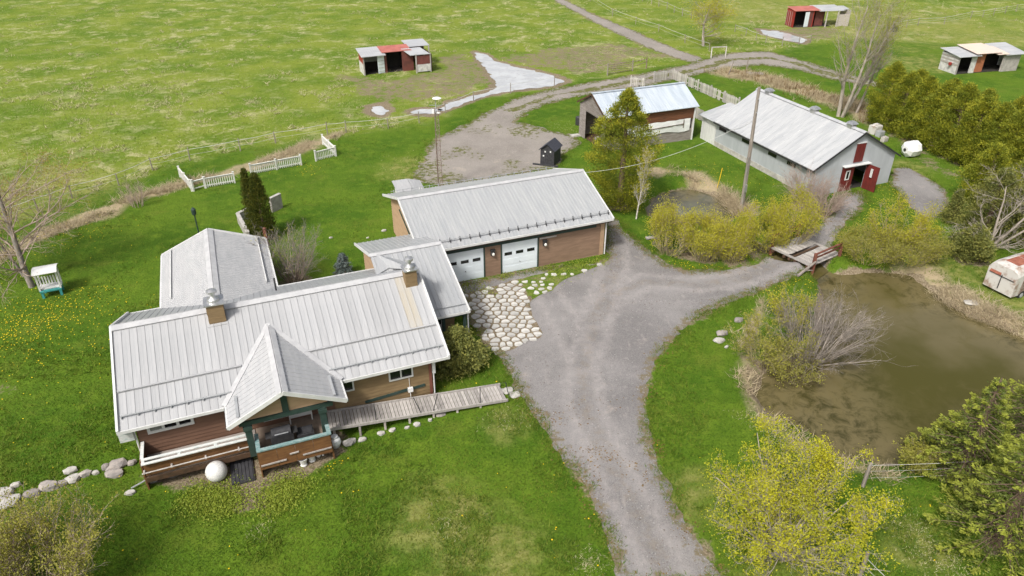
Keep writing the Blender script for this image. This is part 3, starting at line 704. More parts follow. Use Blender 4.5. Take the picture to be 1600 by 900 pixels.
# balcony rail
t = UB(HO); t.box(-6.13, -1.5, 27.66, 27.80, 1.40, 1.445); t.box(-6.13, -1.5, 27.42, 27.56, 1.36, 1.405)
for u in (-6.06, -4.6, -3.1, -1.65): t.box(u-.06, u+.06, 27.55, 27.67, 1.36, 1.42)
t.box(-6.17, -6.03, 27.80, 28.96, 1.40, 1.445); t.build('balcony_rail', 'rail_weathered', house)
for k in range(3):
    t = UB(HO); t.box(-6.1, -1.5, 27.60, 27.64, .52+k*.28, .785+k*.28); t.build('balcony_board', 'wood_brown', house)
t = UB(HO); t.tube((-6.2,27.42,.92), (-1.5,27.42,.98), .03, .03, 6)
for u in (-6.1,-5.0,-3.6,-2.2): t.tube((u,27.6,.93), (u,27.40,.93), .045, .045, 6)
t.build('grab_rail', 'wood_pale', house)
t = UB(HO); t.box(-6.15, -1.46, 27.55, 27.70, .26, .515); t.build('balcony_beam', 'wood_dark', house)
for u in (-6.05, -3.8, -1.62):
    t = UB(HO); t.box(u-.07, u+.07, 28.1, 28.24, -.7, .50); t.build('balcony_pier', 'wood_brown', house)
t = UB(HO); t.box(-6.20, -6.14, 27.6, 28.97, -.2, 1.38); t.build('balcony_side', 'wood_brown', house)
# windows
window(house, HO, (-5.78,28.98), (-3.85,28.98), 1.78, 2.45, 3, .12, mats=['glass_pale','glass','glass'])
window(house, HO, (5.08,28.98), (6.3,28.98), 1.56, 2.40, 2)
window(house, HO, (2.75,28.98), (3.37,28.98), 1.56, 2.40, 1)
window(house, HO, (-.98,28.98), (.12,28.98), .95, 1.95, 2, .06)
t = UB(HO); t.box(.16, 1.22, 28.66, 28.95, 1.52, 1.58); t.box(.16, 1.22, 28.64, 28.70, 1.0, 1.52); t.box(.16, .22, 28.64, 28.7, PF, 1.0); t.box(1.16, 1.22, 28.64, 28.7, PF, 1.0); t.build('white_panel', 'trim_white', house)
t = UB(HO); t.bar((3.8,28.95,.66), (6.85,28.95,.86), .04, .15); t.build('trim_board', 'trim_green', house)
t = UB(HO); t.box(5.95, 6.2, 28.80, 28.93, .72, .96); t.tube((6.07,28.9,.08), (6.07,28.9,.72), .02, .02, 5); t.tube((6.07,28.93,.96), (6.07,28.93,1.5), .012, .012, 4); t.build('meter_box', 'white_plastic', house)
t = UB(HO); t.tube((7.33,28.93,2.42), (7.33,28.93,0.0), .04, .04, 6); t.box(7.27, 7.42, 28.85, 29.02, 1.5, 2.4); t.build('downspout', 'trim_white', house)
t = UB(HO); t.box(7.1, 7.25, 28.94, 28.97, -.2, 2.6); t.build('corner_board', 'wood_redbrown', house)
t = UB(HO); t.tube((-6.28,28.93,2.42), (-6.28,28.93,-.5), .045, .045, 6); t.build('downspout', 'trim_white', house)
t = UB(HO); t.box(-6.9, -6.32, 28.8, 29.25, 1.75, 2.3); t.build('wall_vent', 'rail_weathered', house)
# chimneys
def chimney(u, v, zb, w, cap):
    t = UB(HO)
    for k in range(5): t.box(u-w-.012*(k%2), u+w+.012*(k%2), v-w-.012*(k%2), v+w+.012*(k%2), zb+k*.24, zb+(k+1)*.24)
    c = t.build('chimney', 'siding_house', house)
    top = zb+1.2
    t = UB(HO); t.box(u-w-.08, u+w+.08, v-w-.08, v+w+.08, top, top+.06); t.box(u-w-.12, u+w+.12, v-w-.16, v-w-.02, zb+.02, zb+.14); t.build('chimney_cap', 'metal_bright', c)
    for du in cap:
        t = UB(HO); t.lathe([(.30,.0),(.27,.10),(.12,.22),(.12,.42),(.24,.43),(.24,.55),(.10,.62)], 14, (u+du,v,top+.06)); t.build('flue', 'metal_bright', c, smooth=False)
chimney(-2.14, 33.15, 4.25, .38, (0,))
chimney(7.45, 33.0, 4.15, .30, (0,))
t = UB(HO); t.lathe([(.07,0),(.07,.55),(.13,.56),(.13,.66),(.05,.7)], 10, (-2.25,34.1,4.55)); t.build('vent_pipe', 'metal_bright', house)
t = UB(HO); t.tube((.85,36.6,3.5), (.85,36.6,4.25), .05, .05, 8); t.build('vent_pipe', 'metal_dark', house)
# the link between house and garage
lu0, lu1, lvf, lvr, lvm, lze, lzr = 6.2, 10.35, 32.15, 42.3, 37.25, 2.58, 4.28
lr = UB(HO); ribbed(lr, (lu0,lvf,lze), (lu1-lu0,0,0), (0,lvm-lvf,lzr-lze), .27, .032, .06); ribbed(lr, (lu1,lvr,lze), (lu0-lu1,0,0), (0,lvm-lvr,lzr-lze), .27, .032, .06)
lro = lr.build('link_roof', 'roof_grey', house)
t = UB(HO); t.bar((lu0-.05,lvm-.1,lzr+.01), (lu1+.05,lvm-.1,lzr+.01), .24, .05, (0,-.34,1)); t.bar((lu0-.05,lvm+.1,lzr+.01), (lu1+.05,lvm+.1,lzr+.01), .24, .05, (0,.34,1)); t.build('ridge_cap', 'roof_trim', lro)
t = UB(HO); t.bar((lu1+.03,lvf-.03,lze-.02), (lu1+.03,lvm,lzr-.02), .08, .15); t.box(lu0, lu1+.06, lvf-.05, lvf, lze-.14, lze-.01); t.build('rake_trim', 'trim_white', lro)
t = UB(HO); t.bar((lu0-.03,lvr+.03,lze-.02), (lu0-.03,lvm,lzr-.02), .08, .15); t.build('rake_trim', 'trim_white', lro)
t = UB(HO); t.tube((8.1,lvf+.4,lze+.24), (lu1-.1,lvf+.4,lze+.24), .03, .03, 6); t.build('snow_bar', 'metal_grey', lro)
t = UB(HO)         # the small cricket that sheds water behind the house ridge
A_, B1, B2, C1 = (6.55,37.05,4.36), (6.2,35.6,3.86), (7.0,36.0,3.94), (8.0,34.7,4.30)
t.slab([A_, B1, B2], .05); t.slab([A_, B2, C1, (8.05,36.2,3.98)], .05); t.build('cricket', 'roof_grey', lro)
siding(UB(HO), (6.62,41.95), (6.62,38.3), [(0,-.2),(3.65,-.2),(3.65,3.9),(0,2.66)], .19).build('link_wall', 'siding_tan', house)
siding(UB(HO), (7.3,33.7), (9.95,33.7), [(0,-.2),(2.65,-.2),(2.65,3.0),(0,3.0)], .19).build('link_wall', 'siding_house', house)
siding(UB(HO), (9.95,33.7), (9.95,39.5), [(0,-.2),(5.8,-.2),(5.8,3.4),(3.5,4.2),(0,3.05)], .19).build('link_wall', 'siding_house', house)
siding(UB(HO), (9.9,41.95), (6.62,41.95), [(0,-.2),(3.28,-.2),(3.28,2.62),(0,2.62)], .19).build('link_wall', 'siding_tan', house)
t = UB(HO); t.box(7.4, lu1-.05, lvf+.12, lvf+.28, lze-.32, lze-.10); t.build('link_beam', 'trim_green', house)
for u in (8.95, 10.15):
    t = UB(HO); t.box(u-.08, u+.08, lvf+.14, lvf+.30, -.1, lze-.32); t.build('link_post', 'trim_green', house)
t = UB(HO); t.tube((10.3,lvf+.05,lze-.1), (10.3,lvf+.05,0), .04, .04, 6); t.build('downspout', 'metal_grey', house)
t = UB(HO); t.box(8.3, 9.3, 33.62, 33.68, .05, 2.1); dr = t.build('entry_door', 'trim_white', house)
t = UB(HO); t.box(8.45, 9.15, 33.59, 33.625, 1.1, 1.95); t.build('pane', 'glass', dr)

# ================================================================== the garage
GO = (16.3, 43.9)
gar = thing('garage', 'brown clapboard garage with two white overhead doors and grey ribbed metal roof', 'garage', W(*GO), YAW)
gu0, gu1, gvf, gvr, gvm, gze, gzr = 9.55, 22.95, 39.08, 48.72, 43.9, 2.82, 4.5
for a, b_ in ((10.0,11.26),(13.86,15.05),(17.64,22.55)):
    siding(UB(GO), (a,39.5), (b_,39.5), [(0,-.2),(b_-a,-.2),(b_-a,2.3),(0,2.3)], .19).build('front_wall', 'siding_brown', gar)
t = UB(GO); t.box(11.26, 13.86, 39.5, 39.6, 2.18, 2.85); t.box(15.05, 17.64, 39.5, 39.6, 2.18, 2.85); t.box(10.0, 22.55, 39.503, 39.62, 2.3, 2.9); t.build('front_header', 'siding_brown', gar)
t = UB(GO); t.box(10.0, 21.9, 39.44, 39.49, 2.2, 2.52); t.build('header_board', 'trim_green', gar)
t = UB(GO); t.box(9.6, 22.9, 39.12, 39.44, 2.56, 2.6); t.build('soffit', 'wood_dark', gar)
siding(UB(GO), (22.55,39.5), (22.55,48.3), [(0,-.2),(8.8,-.2),(8.8,2.85),(4.4,4.4),(0,2.85)], .19).build('side_wall', 'siding_brown', gar)
siding(UB(GO), (10.0,48.3), (10.0,39.5), [(0,-.2),(8.8,-.2),(8.8,2.85),(4.4,4.4),(0,2.85)], .19).build('side_wall', 'siding_tan', gar)
siding(UB(GO), (22.55,48.3), (10.0,48.3), [(0,-.2),(12.55,-.2),(12.55,2.85),(0,2.85)], .19).build('rear_wall', 'siding_brown', gar)
gr = UB(GO); ribbed(gr, (gu0,gvf,gze), (gu1-gu0,0,0), (0,gvm-gvf,gzr-gze), .235, .032, .06); ribbed(gr, (gu1,gvr,gze), (gu0-gu1,0,0), (0,gvm-gvr,gzr-gze), .235, .032, .06)
gro = gr.build('roof', 'roof_grey', gar)
t = UB(GO); t.bar((gu0-.05,gvm-.1,gzr+.01), (gu1+.05,gvm-.1,gzr+.01), .24, .05, (0,-.34,1)); t.bar((gu0-.05,gvm+.1,gzr+.01), (gu1+.05,gvm+.1,gzr+.01), .24, .05, (0,.34,1)); t.build('ridge_cap', 'roof_trim', gro)
for u in (gu0-.03, gu1+.03):
    t = UB(GO); t.bar((u,gvf-.03,gze-.03), (u,gvm,gzr-.03), .07, .17); t.bar((u,gvr+.03,gze-.03), (u,gvm,gzr-.03), .07, .17); t.build('rake_trim', 'trim_white', gro)
t = UB(GO); t.box(gu0, gu1, gvf-.06, gvf, gze-.14, gze-.0); t.build('fascia', 'trim_white', gro)
gs = (gzr-gze)/(gvm-gvf); v = gvf+.45; z = gze+gs*.45
t = UB(GO)
for o_ in (.12, .2): t.tube((10.7,v,z+o_), (gu1-.15,v,z+o_), .018, .018, 5)
t.build('snow_guard', 'metal_grey', gro)
for k in range(19):
    u = 11.0+k*.655
    t = UB(GO); t.add([(u-.02,v-.12,z-.02),(u+.02,v-.12,z-.02),(u+.02,v+.14,z+.06),(u-.02,v+.14,z+.06),(u-.02,v+.05,z+.30),(u+.02,v+.05,z+.30)], [(0,1,5,4),(1,2,5),(2,3,4,5),(3,0,4),(0,3,2,1)]); t.build('snow_guard_bracket', 'metal_dark', gro)
t = UB(GO); v2 = gvr-.5; z2 = gze+gs*.5
t.tube((10,v2,z2+.2), (gu1-.2,v2,z2+.2), .018, .018, 5)
for k in range(19): t.box(10.2+k*.66, 10.24+k*.66, v2-.05, v2+.05, z2, z2+.25)
t.build('snow_guard', 'metal_grey', gro)
for a, b_ in ((11.30,13.82),(15.09,17.60)):
    t = UB(GO); t.box(a-.09, a-.002, 39.45, 39.6, 0, 2.17); t.box(b_+.002, b_+.09, 39.45, 39.6, 0, 2.17); t.box(a-.09, b_+.09, 39.62, 39.66, -.1, 2.2)
    d = t.build('garage_door', 'trim_green', gar)
    for k in range(4):
        z0 = .02+k*.535
        t = UB(GO); t.box(a, b_, 39.50, 39.56, z0, z0+.53)
        for q in range(4):
            s0 = a+.08+q*(b_-a-.08)/4; t.box(s0, s0+(b_-a)/4-.1, 39.49, 39.50, z0+.08, z0+.45) if k != 2 else None
        t.build('panel', 'door_white', d)
    for q in range(3):
        s0 = a+.18+q*.80; t = UB(GO); t.box(s0, s0+.52, 39.485, 39.498, 1.30, 1.52); t.build('pane', 'glass', d)
    t = UB(GO); t.tube(((a+b_)/2,39.49,.7), ((a+b_)/2,39.44,.7), .03, .03, 6); t.build('handle', 'metal_dark', d)
for u in (14.42, 18.1):
    t = UB(GO); t.box(u-.13, u+.13, 39.34, 39.46, 1.56, 1.92); t.box(u-.16, u+.16, 39.30, 39.46, 1.92, 1.97)
    l = t.build('wall_lamp', 'metal_dark', gar)
    t = UB(GO); t.lathe([(.05,-.10),(.09,-.04),(.09,.05),(.03,.1)], 8, (u+.02,39.31,1.66)); t.build('globe', 'lamp_glass', l)
t = UB(GO); t.box(17.75, 18.95, 39.41, 39.46, 2.06, 2.15); t.build('name_board', 'wood_pale', gar)
t = UB(GO); t.tube((22.62,39.38,2.7), (22.62,39.38,.05), .05, .05, 6); t.build('downspout', 'trim_white', gar)
t = UB(GO); t.box(22.25, 22.54, 39.44, 39.47, -.1, 2.5); t.build('corner_board', 'siding_tan', gar)
t = UB(GO)         # slanting dark green flashing board on the gable wall
t.bar((9.93,45.6,2.9), (9.93,42.2,1.9), .05, .10); t.build('gable_trim', 'trim_green', gar)

# small lean-to box behind the garage
bx_ = thing('pump_house', 'small pale metal roofed box behind the left end of the garage', 'shed', W(11.9,50.55), YAW)
t = MB(); t.box(-.9,.9,-.9,.9,-.1,2.2); t.build('wall', 'barn_white', bx_)
t = MB(); ribbed(t, (-1.05,-1.05,2.22), (1.2,0,0), (0,2.1,.35), .3, .02, .05); ribbed(t, (.18,-1.05,2.22), (.95,0,-.28), (0,2.1,.35), .3, .02, .05); t.build('roof', 'roof_white', bx_)

# ================================================================== the open machine shed
SO = (36.8, 59.9)
shed = thing('machine_shed', 'open ended weathered wooden shed with bluish metal roof behind the big cedar', 'shed', W(*SO), YAW)
t = UB(SO); ribbed(t, (31.9,56.95,3.3), (9.95,0,0), (0,2.95,1.5), .27, .025, .05); ribbed(t, (41.85,62.85,3.3), (-9.95,0,0), (0,-2.95,1.5), .27, .025, .05); sr = t.build('roof', 'roof_galv', shed)
t = UB(SO); t.bar((31.85,59.9,4.82), (41.9,59.9,4.82), .35, .03); t.build('ridge_cap', 'roof_galv', sr)
t = UB(SO); t.bar((31.88,57.0,3.22), (31.88,59.9,4.7), .06, .16); t.bar((31.88,62.8,3.22), (31.88,59.9,4.7), .06, .16); t.build('rake_board', 'wood_dark', sr)
def boards(o, parent, name, mat, A, B, z0, z1, w, th=.04):
    A = Vector((*A,0)); B = Vector((*B,0)); d = (B-A).normalized(); n = Vector((d.y,-d.x,0)); L = (B-A).length; s_ = 0; k = 0
    while s_ < L-.02:
        e = min(s_+w-.012, L); j = (k*37%11)/11*.02; t = UB(o)
        t.slab([A+d*s_+n*(th+j)+Vector((0,0,z0)), A+d*e+n*(th+j)+Vector((0,0,z0)), A+d*e+n*(th+j)+Vector((0,0,z1-j*2)), A+d*s_+n*(th+j)+Vector((0,0,z1-j*2))], th)
        t.build(name, mat, parent); s_ += w; k += 1
def hboards(o, parent, name, mat, A, B, z0, z1, h, th=.04):
    A = Vector((*A,0)); B = Vector((*B,0)); d = (B-A).normalized(); n = Vector((d.y,-d.x,0)); z = z0; k = 0
    while z < z1-.02:
        e = min(z+h-.012, z1); j = (k*29%7)/7*.018; t = UB(o)
        t.slab([A+n*(th+j)+Vector((0,0,z)), B+n*(th+j)+Vector((0,0,z)), B+n*(th+j)+Vector((0,0,e)), A+n*(th+j)+Vector((0,0,e))], th)
        t.build(name, mat, parent); z += h; k += 1
hboards(SO, shed, 'board', 'wood_barn', (32.1,57.3), (41.5,57.3), 0, 1.15, .23)
hboards(SO, shed, 'board', 'wood_rust', (32.1,57.3), (41.5,57.3), 2.1, 3.35, .31)
t = UB(SO)
n = 18; pts = []
rng = random.Random(5)
for i in range(n+1):
    u = 33.9+(41.15-33.9)*i/n; pts.append(((u, 57.22-.05*rng.random(), 2.13+.06*rng.random()), (u, 57.18-.07*rng.random(), 1.6), (u, 57.2-.05*rng.random(), 1.02+.10*math.sin(i*.7))))
for i in range(n):
    a, b_ = pts[i], pts[i+1]
    t.add([a[0],b_[0],b_[1],a[1]], [(0,3,2,1)]); t.add([a[1],b_[1],b_[2],a[2]], [(0,3,2,1)])
t.build('tarp', 'tarp_white', shed)
t = UB(SO); t.bar((35.2,57.12,1.55), (40.4,57.12,1.72), .05, .05); t.bar((40.4,57.12,1.35), (40.4,57.12,2.15), .05, .05); t.build('tarp_batten', 'wood_dark', shed)
t = UB(SO); t.box(41.5, 41.62, 57.16, 57.34, 0, 3.35); t.build('corner_post', 'barn_white', shed)
hboards(SO, shed, 'board', 'wood_barn', (41.5,57.3), (41.5,62.5), 0, 3.2, .25)
hboards(SO, shed, 'board', 'wood_barn', (41.5,62.5), (32.1,62.5), 0, 3.3, .3)
boards(SO, shed, 'board', 'wood_barn', (32.1,62.5), (32.1,61.2), 0, 3.25, .22)
boards(SO, shed, 'board', 'wood_barn', (32.1,58.0), (32.1,57.3), 0, 3.2, .22)
t = UB(SO); siding(t, (32.1,62.5), (32.1,57.3), [(0,3.2),(0,2.75),(5.2,2.75),(5.2,3.2),(2.6,4.62)][1:]+[(0,3.2)], .25, .02, .05, True); t.build('gable_boards', 'wood_barn', shed)
siding(UB(SO), (41.48,57.3), (41.48,62.5), [(0,3.2),(5.2,3.2),(2.6,4.6)], .25, .01, .05).build('gable_boards', 'wood_barn', shed)
t = UB(SO); t.box(32.2, 41.4, 57.4, 62.4, -.02, .02); t.build('floor', 'wood_dark', shed)
for i, (lab, u, v, w, mt) in enumerate((('grey crate inside the open mouth of the machine shed', 33.0, 60.3, .5, 'wood_grey'), ('pale paving slab lying at the left corner of the machine shed', 31.6, 62.3, .9, 'concrete_light'))):
    t = MB(); t.box(-w/2,w/2,-w*.35,w*.35,0,.32-.24*i); t.box(-w/2+.06,w/2-.06,-w*.35+.05,w*.35-.05,.32-.24*i,.36-.24*i)
    o = t.build(('crate','paving_slab')[i], mt, loc=W(u,v,.02), rotz=YAW); tag(o, lab, ('crate','slab')[i])

# ================================================================== the barn
BO = (46.7, 48.5)
barn = thing('barn', 'grey steel barn with white metal roof, red doors and three roof vents', 'barn', W(*BO), YAW)
bu0, bu1, bum, bze, bzr, bv0, bv1 = 42.2, 51.25, 46.75, 2.4, 4.95, 41.72, 55.1
t = UB(BO); ribbed(t, (bu0,bv1,bze), (0,bv0-bv1,0), (bum-bu0,0,bzr-bze), .62, .03, .07); ribbed(t, (bu1,bv0,bze), (0,bv1-bv0,0), (bum-bu1,0,bzr-bze), .62, .03, .07); br = t.build('roof', 'roof_barn', barn)
t = UB(BO)
for du in (-.12,.12): t.bar((bum+du,bv0-.03,bzr+.01), (bum+du,bv1+.03,bzr+.01), .25, .045, (du*4,0,1))
t.build('ridge_cap', 'roof_barn', br)
t = UB(BO); t.bar((bu0,bv0-.02,bze-.06), (bum,bv0-.02,bzr-.06), .06, .12); t.bar((bu1,bv0-.02,bze-.06), (bum,bv0-.02,bzr-.06), .06, .12); t.box(bu0, bu0+.06, bv0, bv1, bze-.2, bze-.055); t.build('rake_trim', 'metal_dark', br)
def vsteel(A, B, outline, nm, mat): siding(UB(BO), A, B, outline, .3, .012, .08, True).build(nm, mat, barn)
vsteel((42.62,55.0), (42.62,41.95), [(0,.45),(13.05,.45),(13.05,2.5),(0,2.5)], 'long_wall', 'barn_steel')
t = UB(BO); t.box(42.58, 42.75, 41.9, 55.0, -.3, .46); t.build('footing', 'concrete_light', barn)
vsteel((50.8,41.95), (50.8,55.0), [(0,-.1),(13.05,-.1),(13.05,2.55),(0,2.55)], 'long_wall', 'barn_steel')
vsteel((42.62,41.95), (45.4,41.95), [(0,-.1),(2.78,-.1),(2.78,4.12),(0,2.52)], 'gable_wall', 'barn_steel')
vsteel((45.4,41.95), (48.0,41.95), [(0,2.25),(2.6,2.25),(2.6,4.17),(1.35,4.88),(0,4.12)], 'gable_wall', 'barn_steel')
vsteel((48.0,41.95), (50.8,41.95), [(0,-.1),(2.8,-.1),(2.8,2.56),(0,4.17)], 'gable_wall', 'barn_steel')
vsteel((50.8,55.0), (42.62,55.0), [(0,-.1),(8.18,-.1),(8.18,2.52),(4.05,4.88),(0,2.56)], 'gable_wall', 'barn_steel')
t = UB(BO); t.box(46.35, 47.25, 41.86, 41.92, 2.42, 4.0); hd = t.build('loft_hatch', 'barn_red', barn)
t = UB(BO); t.box(46.3, 47.3, 41.84, 41.93, 4.0, 4.06); t.build('hatch_trim', 'trim_white', hd)
t = UB(BO); t.box(45.42, 46.6, 41.84, 41.90, .05, 2.2); dl = t.build('door', 'barn_red', barn); tag(dl, 'closed red door leaf with a white framed window')
window_ = UB(BO)
for a, b_, c_, d_2 in ((45.78,46.22,1.0,1.1),(45.78,46.22,1.72,1.82),(45.78,45.88,1.1,1.72),(46.12,46.22,1.1,1.72)): window_.box(a, b_, 41.81, 41.84, c_, d_2)
window_.build('window_frame', 'trim_white', dl)
t = UB(BO); t.box(45.88, 46.12, 41.82, 41.838, 1.1, 1.72); t.build('pane', 'glass', dl)
t = UB(BO); a = Vector((47.85,41.86,0)); b_ = a+Vector((.15,-1.2,0)); t.slab([a+Vector((0,0,.05)), b_+Vector((0,0,.05)), b_+Vector((0,0,2.15)), a+Vector((0,0,2.15))], .06); do = t.build('door', 'barn_red', barn); tag(do, 'red door leaf standing open')
t = UB(BO); t.box(47.80, 47.86, 41.1, 41.3, 1.2, 1.9); t.build('pane', 'trim_white', do)
t = UB(BO); t.box(45.3, 48.05, 41.55, 41.95, 2.22, 2.28); t.build('door_canopy', 'trim_white', barn)
t = UB(BO); t.box(45.4, 48.1, 43.9, 44.0, 0, 2.3); t.box(44.6, 48.6, 42.1, 44.0, -.02, .03); t.build('interior', 'interior_dark', barn)
for v in (54.0, 50.6, 47.0, 44.6):
    t = UB(BO); t.box(42.54, 42.61, v-.5, v+.5, 1.72, 2.1); t.build('window', 'glass', barn)
for v in (53.5, 47.55, 43.3):
    t = UB(BO); t.box(bum-.25, bum+.25, v-.25, v+.25, bzr-.2, bzr+.22); t.add([(bum-.36,v-.36,bzr+.24),(bum+.36,v-.36,bzr+.24),(bum+.36,v+.36,bzr+.24),(bum-.36,v+.36,bzr+.24),(bum-.2,v-.2,bzr+.42),(bum+.2,v-.2,bzr+.42),(bum+.2,v+.2,bzr+.42),(bum-.2,v+.2,bzr+.42)], [(0,3,2,1),(4,5,6,7),(0,1,5,4),(1,2,6,5),(2,3,7,6),(3,0,4,7)]); t.build('roof_vent', 'metal_bright', br)
vsteel((42.62,57.3), (42.62,55.05), [(0,-.1),(2.25,-.1),(2.25,2.35),(0,2.3)], 'lean_to_wall', 'barn_white')
vsteel((45.6,57.3), (42.62,57.3), [(0,-.1),(2.98,-.1),(2.98,2.3),(0,2.9)], 'lean_to_wall', 'barn_white')
t = UB(BO); ribbed(t, (42.2,57.5,2.35), (0,-2.55,0), (3.5,0,.75), .5, .02, .06); t.build('lean_to_roof', 'roof_barn', barn)

# ================================================================== container shelters in the fields
def container(mb, x0, x1, y0, y1, z0, z1, sp=.3, open_front=False):
    # corrugated walls: back, two ends (and front unless open)
    def wall(a, b_):
        a = Vector((*a,0)); b_ = Vector((*b_,0)); d = (b_-a).normalized(); n = Vector((d.y,-d.x,0)); L = (b_-a).length; P = []; s_ = 0; k = 0
        while s_ < L+1e-6: P.append(a+d*s_+n*(.04 if k%4 in (1,2) else 0)); s_ += sp/4*1.0; k += 1
        N = len(P); mb.add([p+Vector((0,0,z0)) for p in P]+[p+Vector((0,0,z1)) for p in P], [(i,i+1,N+i+1,N+i) for i in range(N-1)])
    wall((x1,y1),(x0,y1)); wall((x0,y1),(x0,y0)); wall((x1,y0),(x1,y1))
    if not open_front: wall((x0,y0),(x1,y0))
    for x, y in ((x0,y0),(x1,y0),(x0,y1),(x1,y1)): mb.box(x-.06,x+.06,y-.06,y+.06,z0,z1)
    return mb
def rsheet(mb, x0, x1, y0, y1, za, zb, sp=.3):   # roof sheet rising from y0 (za) to y1 (zb)
    return ribbed(mb, (x0,y0,za), (x1-x0,0,0), (0,y1-y0,zb-za), sp, .02, .06, .05)
def shelter(label, loc, rot, kind):
    r = thing('container_shelter', label, 'shelter', loc, rot, 'run-in shelters built from shipping containers')
    def p(nm, mt, f): t = MB(); f(t); return t.build(nm, mt, r)
    if kind == 'A':
        p('container', 'container_brown', lambda t: (container(t,2.6,6.3,0,2.4,0,2.45,.3,True), t.box(2.6,2.95,-.02,.05,0,2.45), t.box(4.9,6.3,-.03,.03,0,2.45)))
        p('interior', 'interior_dark', lambda t: (t.box(.1,6.2,2.2,2.3,0,2.3), t.box(.1,6.2,.1,2.3,.0,.06)))
        p('end_panel', 'container_red', lambda t: t.box(-.05,0,-.3,2.3,1.35,2.3)); p('end_panel', 'osb_white', lambda t: t.box(-.06,0,-.35,2.35,0,1.34))
        p('back_wall', 'metal_grey', lambda t: (t.box(0,2.6,2.3,2.38,0,2.35), t.box(0,2.3,1.9,1.98,1.1,2.3)))
        d = p('door', 'door_white', lambda t: t.slab([(1.75,-.35,.1),(2.62,-.1,.1),(2.62,-.1,2.35),(1.75,-.35,2.35)], .06))
        for k in range(5):
            t = MB(); t.bar((1.8,-.37,.35+k*.42), (2.6,-.14,.35+k*.42), .02, .05); t.build('door_rib', 'osb_white', d)
        p('roof', 'roof_barn', lambda t: rsheet(t,-.3,2.75,-.7,2.6,2.35,2.75)); p('roof', 'roof_red', lambda t: rsheet(t,2.4,6.2,-.1,2.6,2.55,2.75))
        p('roof', 'roof_barn', lambda t: ribbed(t, (5.6,-1.7,2.28), (2.5,0,0), (-.6,2.4,.35), .3, .02, .06)); p('roof', 'roof_barn', lambda t: rsheet(t,6.1,9.0,1.5,4.6,2.6,2.8))
        p('front_panel', 'container_brown', lambda t: t.box(6.35,8.1,-1.6,-1.54,1.05,2.1)); p('front_panel', 'osb_white', lambda t: t.box(6.35,8.15,-1.63,-1.55,.15,1.04))
        for x, y in ((6.3,-1.6),(8.15,-1.55),(8.9,1.6),(8.95,4.4),(0,-.35)):
            p('post', 'wood_pale', lambda t: t.box(x-.07,x+.07,y-.07,y+.07,0,2.35 if y < 1 else 2.6))
        p('back_wall', 'wood_dark', lambda t: (t.box(6.3,8.9,4.3,4.38,0,2.6), t.box(8.3,8.36,-1.5,1.6,0,2.2), t.box(6.3,6.4,.2,4.3,0,2.5)))
    elif kind == 'B':
        p('container', 'osb_white', lambda t: (t.box(-.02,.06,0,2.9,0,2.2), t.box(0,3.0,2.8,2.9,0,2.3))); p('side_wall', 'osb_white', lambda t: t.box(8.9,9.0,.4,3.6,0,2.1))
        for k in range(6):
            p('end_board', 'wood_grey' if k % 2 == 0 else 'osb_white', lambda t: t.box(-.07,-.025,.02,2.88,1.05+k*.19,1.22+k*.19))
        p('interior', 'interior_dark', lambda t: (t.box(.1,8.8,2.7,2.78,0,2.2), t.box(.1,8.8,.1,2.7,0,.05)))
        p('front_panel', 'osb_white', lambda t: t.box(2.0,2.75,.1,.2,0,2.05)); p('front_panel', 'board_orange', lambda t: t.box(2.8,4.1,.25,.35,0,2.3))
        p('front_panel', 'concrete', lambda t: t.box(6.6,9.0,-.2,-.1,0,2.0))
        p('roof', 'roof_barn', lambda t: rsheet(t,-.3,3.0,-.35,3.2,2.2,2.6)); p('roof', 'roof_peach', lambda t: rsheet(t,2.2,5.9,-.3,3.3,2.45,2.85)); p('roof', 'roof_peach', lambda t: rsheet(t,5.2,6.9,-.5,3.1,2.25,2.7)); p('roof', 'roof_barn', lambda t: rsheet(t,6.4,9.6,-.6,3.3,2.15,2.75))
        for x in (0.0, 6.6): p('post', 'wood_pale', lambda t: t.box(x-.06,x+.06,-.1,.02,0,2.2))
        p('red_bucket', 'container_red', lambda t: t.lathe([(.12,0),(.2,.1),(.2,.35),(.1,.4)],10,(-.25,1.0,.9)))
    else:
        p('container', 'container_red', lambda t: (container(t,0,3.2,0,2.4,0,2.5,.3,True), t.box(-.12,-.05,.1,2.3,.05,2.4)))
        for y in (.5, 1.1, 1.7, 2.2): p('lock_bar', 'wood_pale', lambda t: t.tube((-.15,y,.1),(-.15,y,2.3),.03,.03,5))
        p('interior', 'interior_dark', lambda t: (t.box(.1,6.4,2.2,2.3,0,2.4), t.box(.1,6.4,.1,2.3,0,.06)))
        p('door', 'door_white', lambda t: t.slab([(1.7,-.3,.1),(2.5,-.05,.1),(2.5,-.05,2.3),(1.7,-.3,2.3)], .06))
        p('front_panel', 'container_brown', lambda t: (t.box(2.55,3.2,0,.08,0,2.4), t.box(3.9,5.3,.6,.7,0,2.4)))
        p('roof', 'roof_red', lambda t: rsheet(t,-.1,4.2,-.2,2.6,2.52,2.75)); p('roof', 'roof_barn', lambda t: rsheet(t,3.9,8.2,-.5,3.0,2.45,2.75)); p('roof', 'roof_barn', lambda t: rsheet(t,7.6,9.6,.6,2.6,2.4,2.6))
        p('side_wall', 'wood_grey', lambda t: (t.box(7.2,9.3,-.2,-.1,0,1.8), t.box(9.25,9.35,-.1,2.6,0,2.3)))
        for x, y in ((5.3,-.35),(7.15,-.4),(9.3,-.1)): p('post', 'wood_pale', lambda t: t.box(x-.07,x+.07,y-.07,y+.07,0,2.45))
a = G(569,118); shelter('run-in shelter with red and white end panel and leaning white door beside the puddle', a+Vector((0,0.2,0)), R(22), 'A')
a = G(1503,117); shelter('white ended shelter with peach middle roof in the right hand field', Vector((55.3,92.6,0)), R(14), 'B')
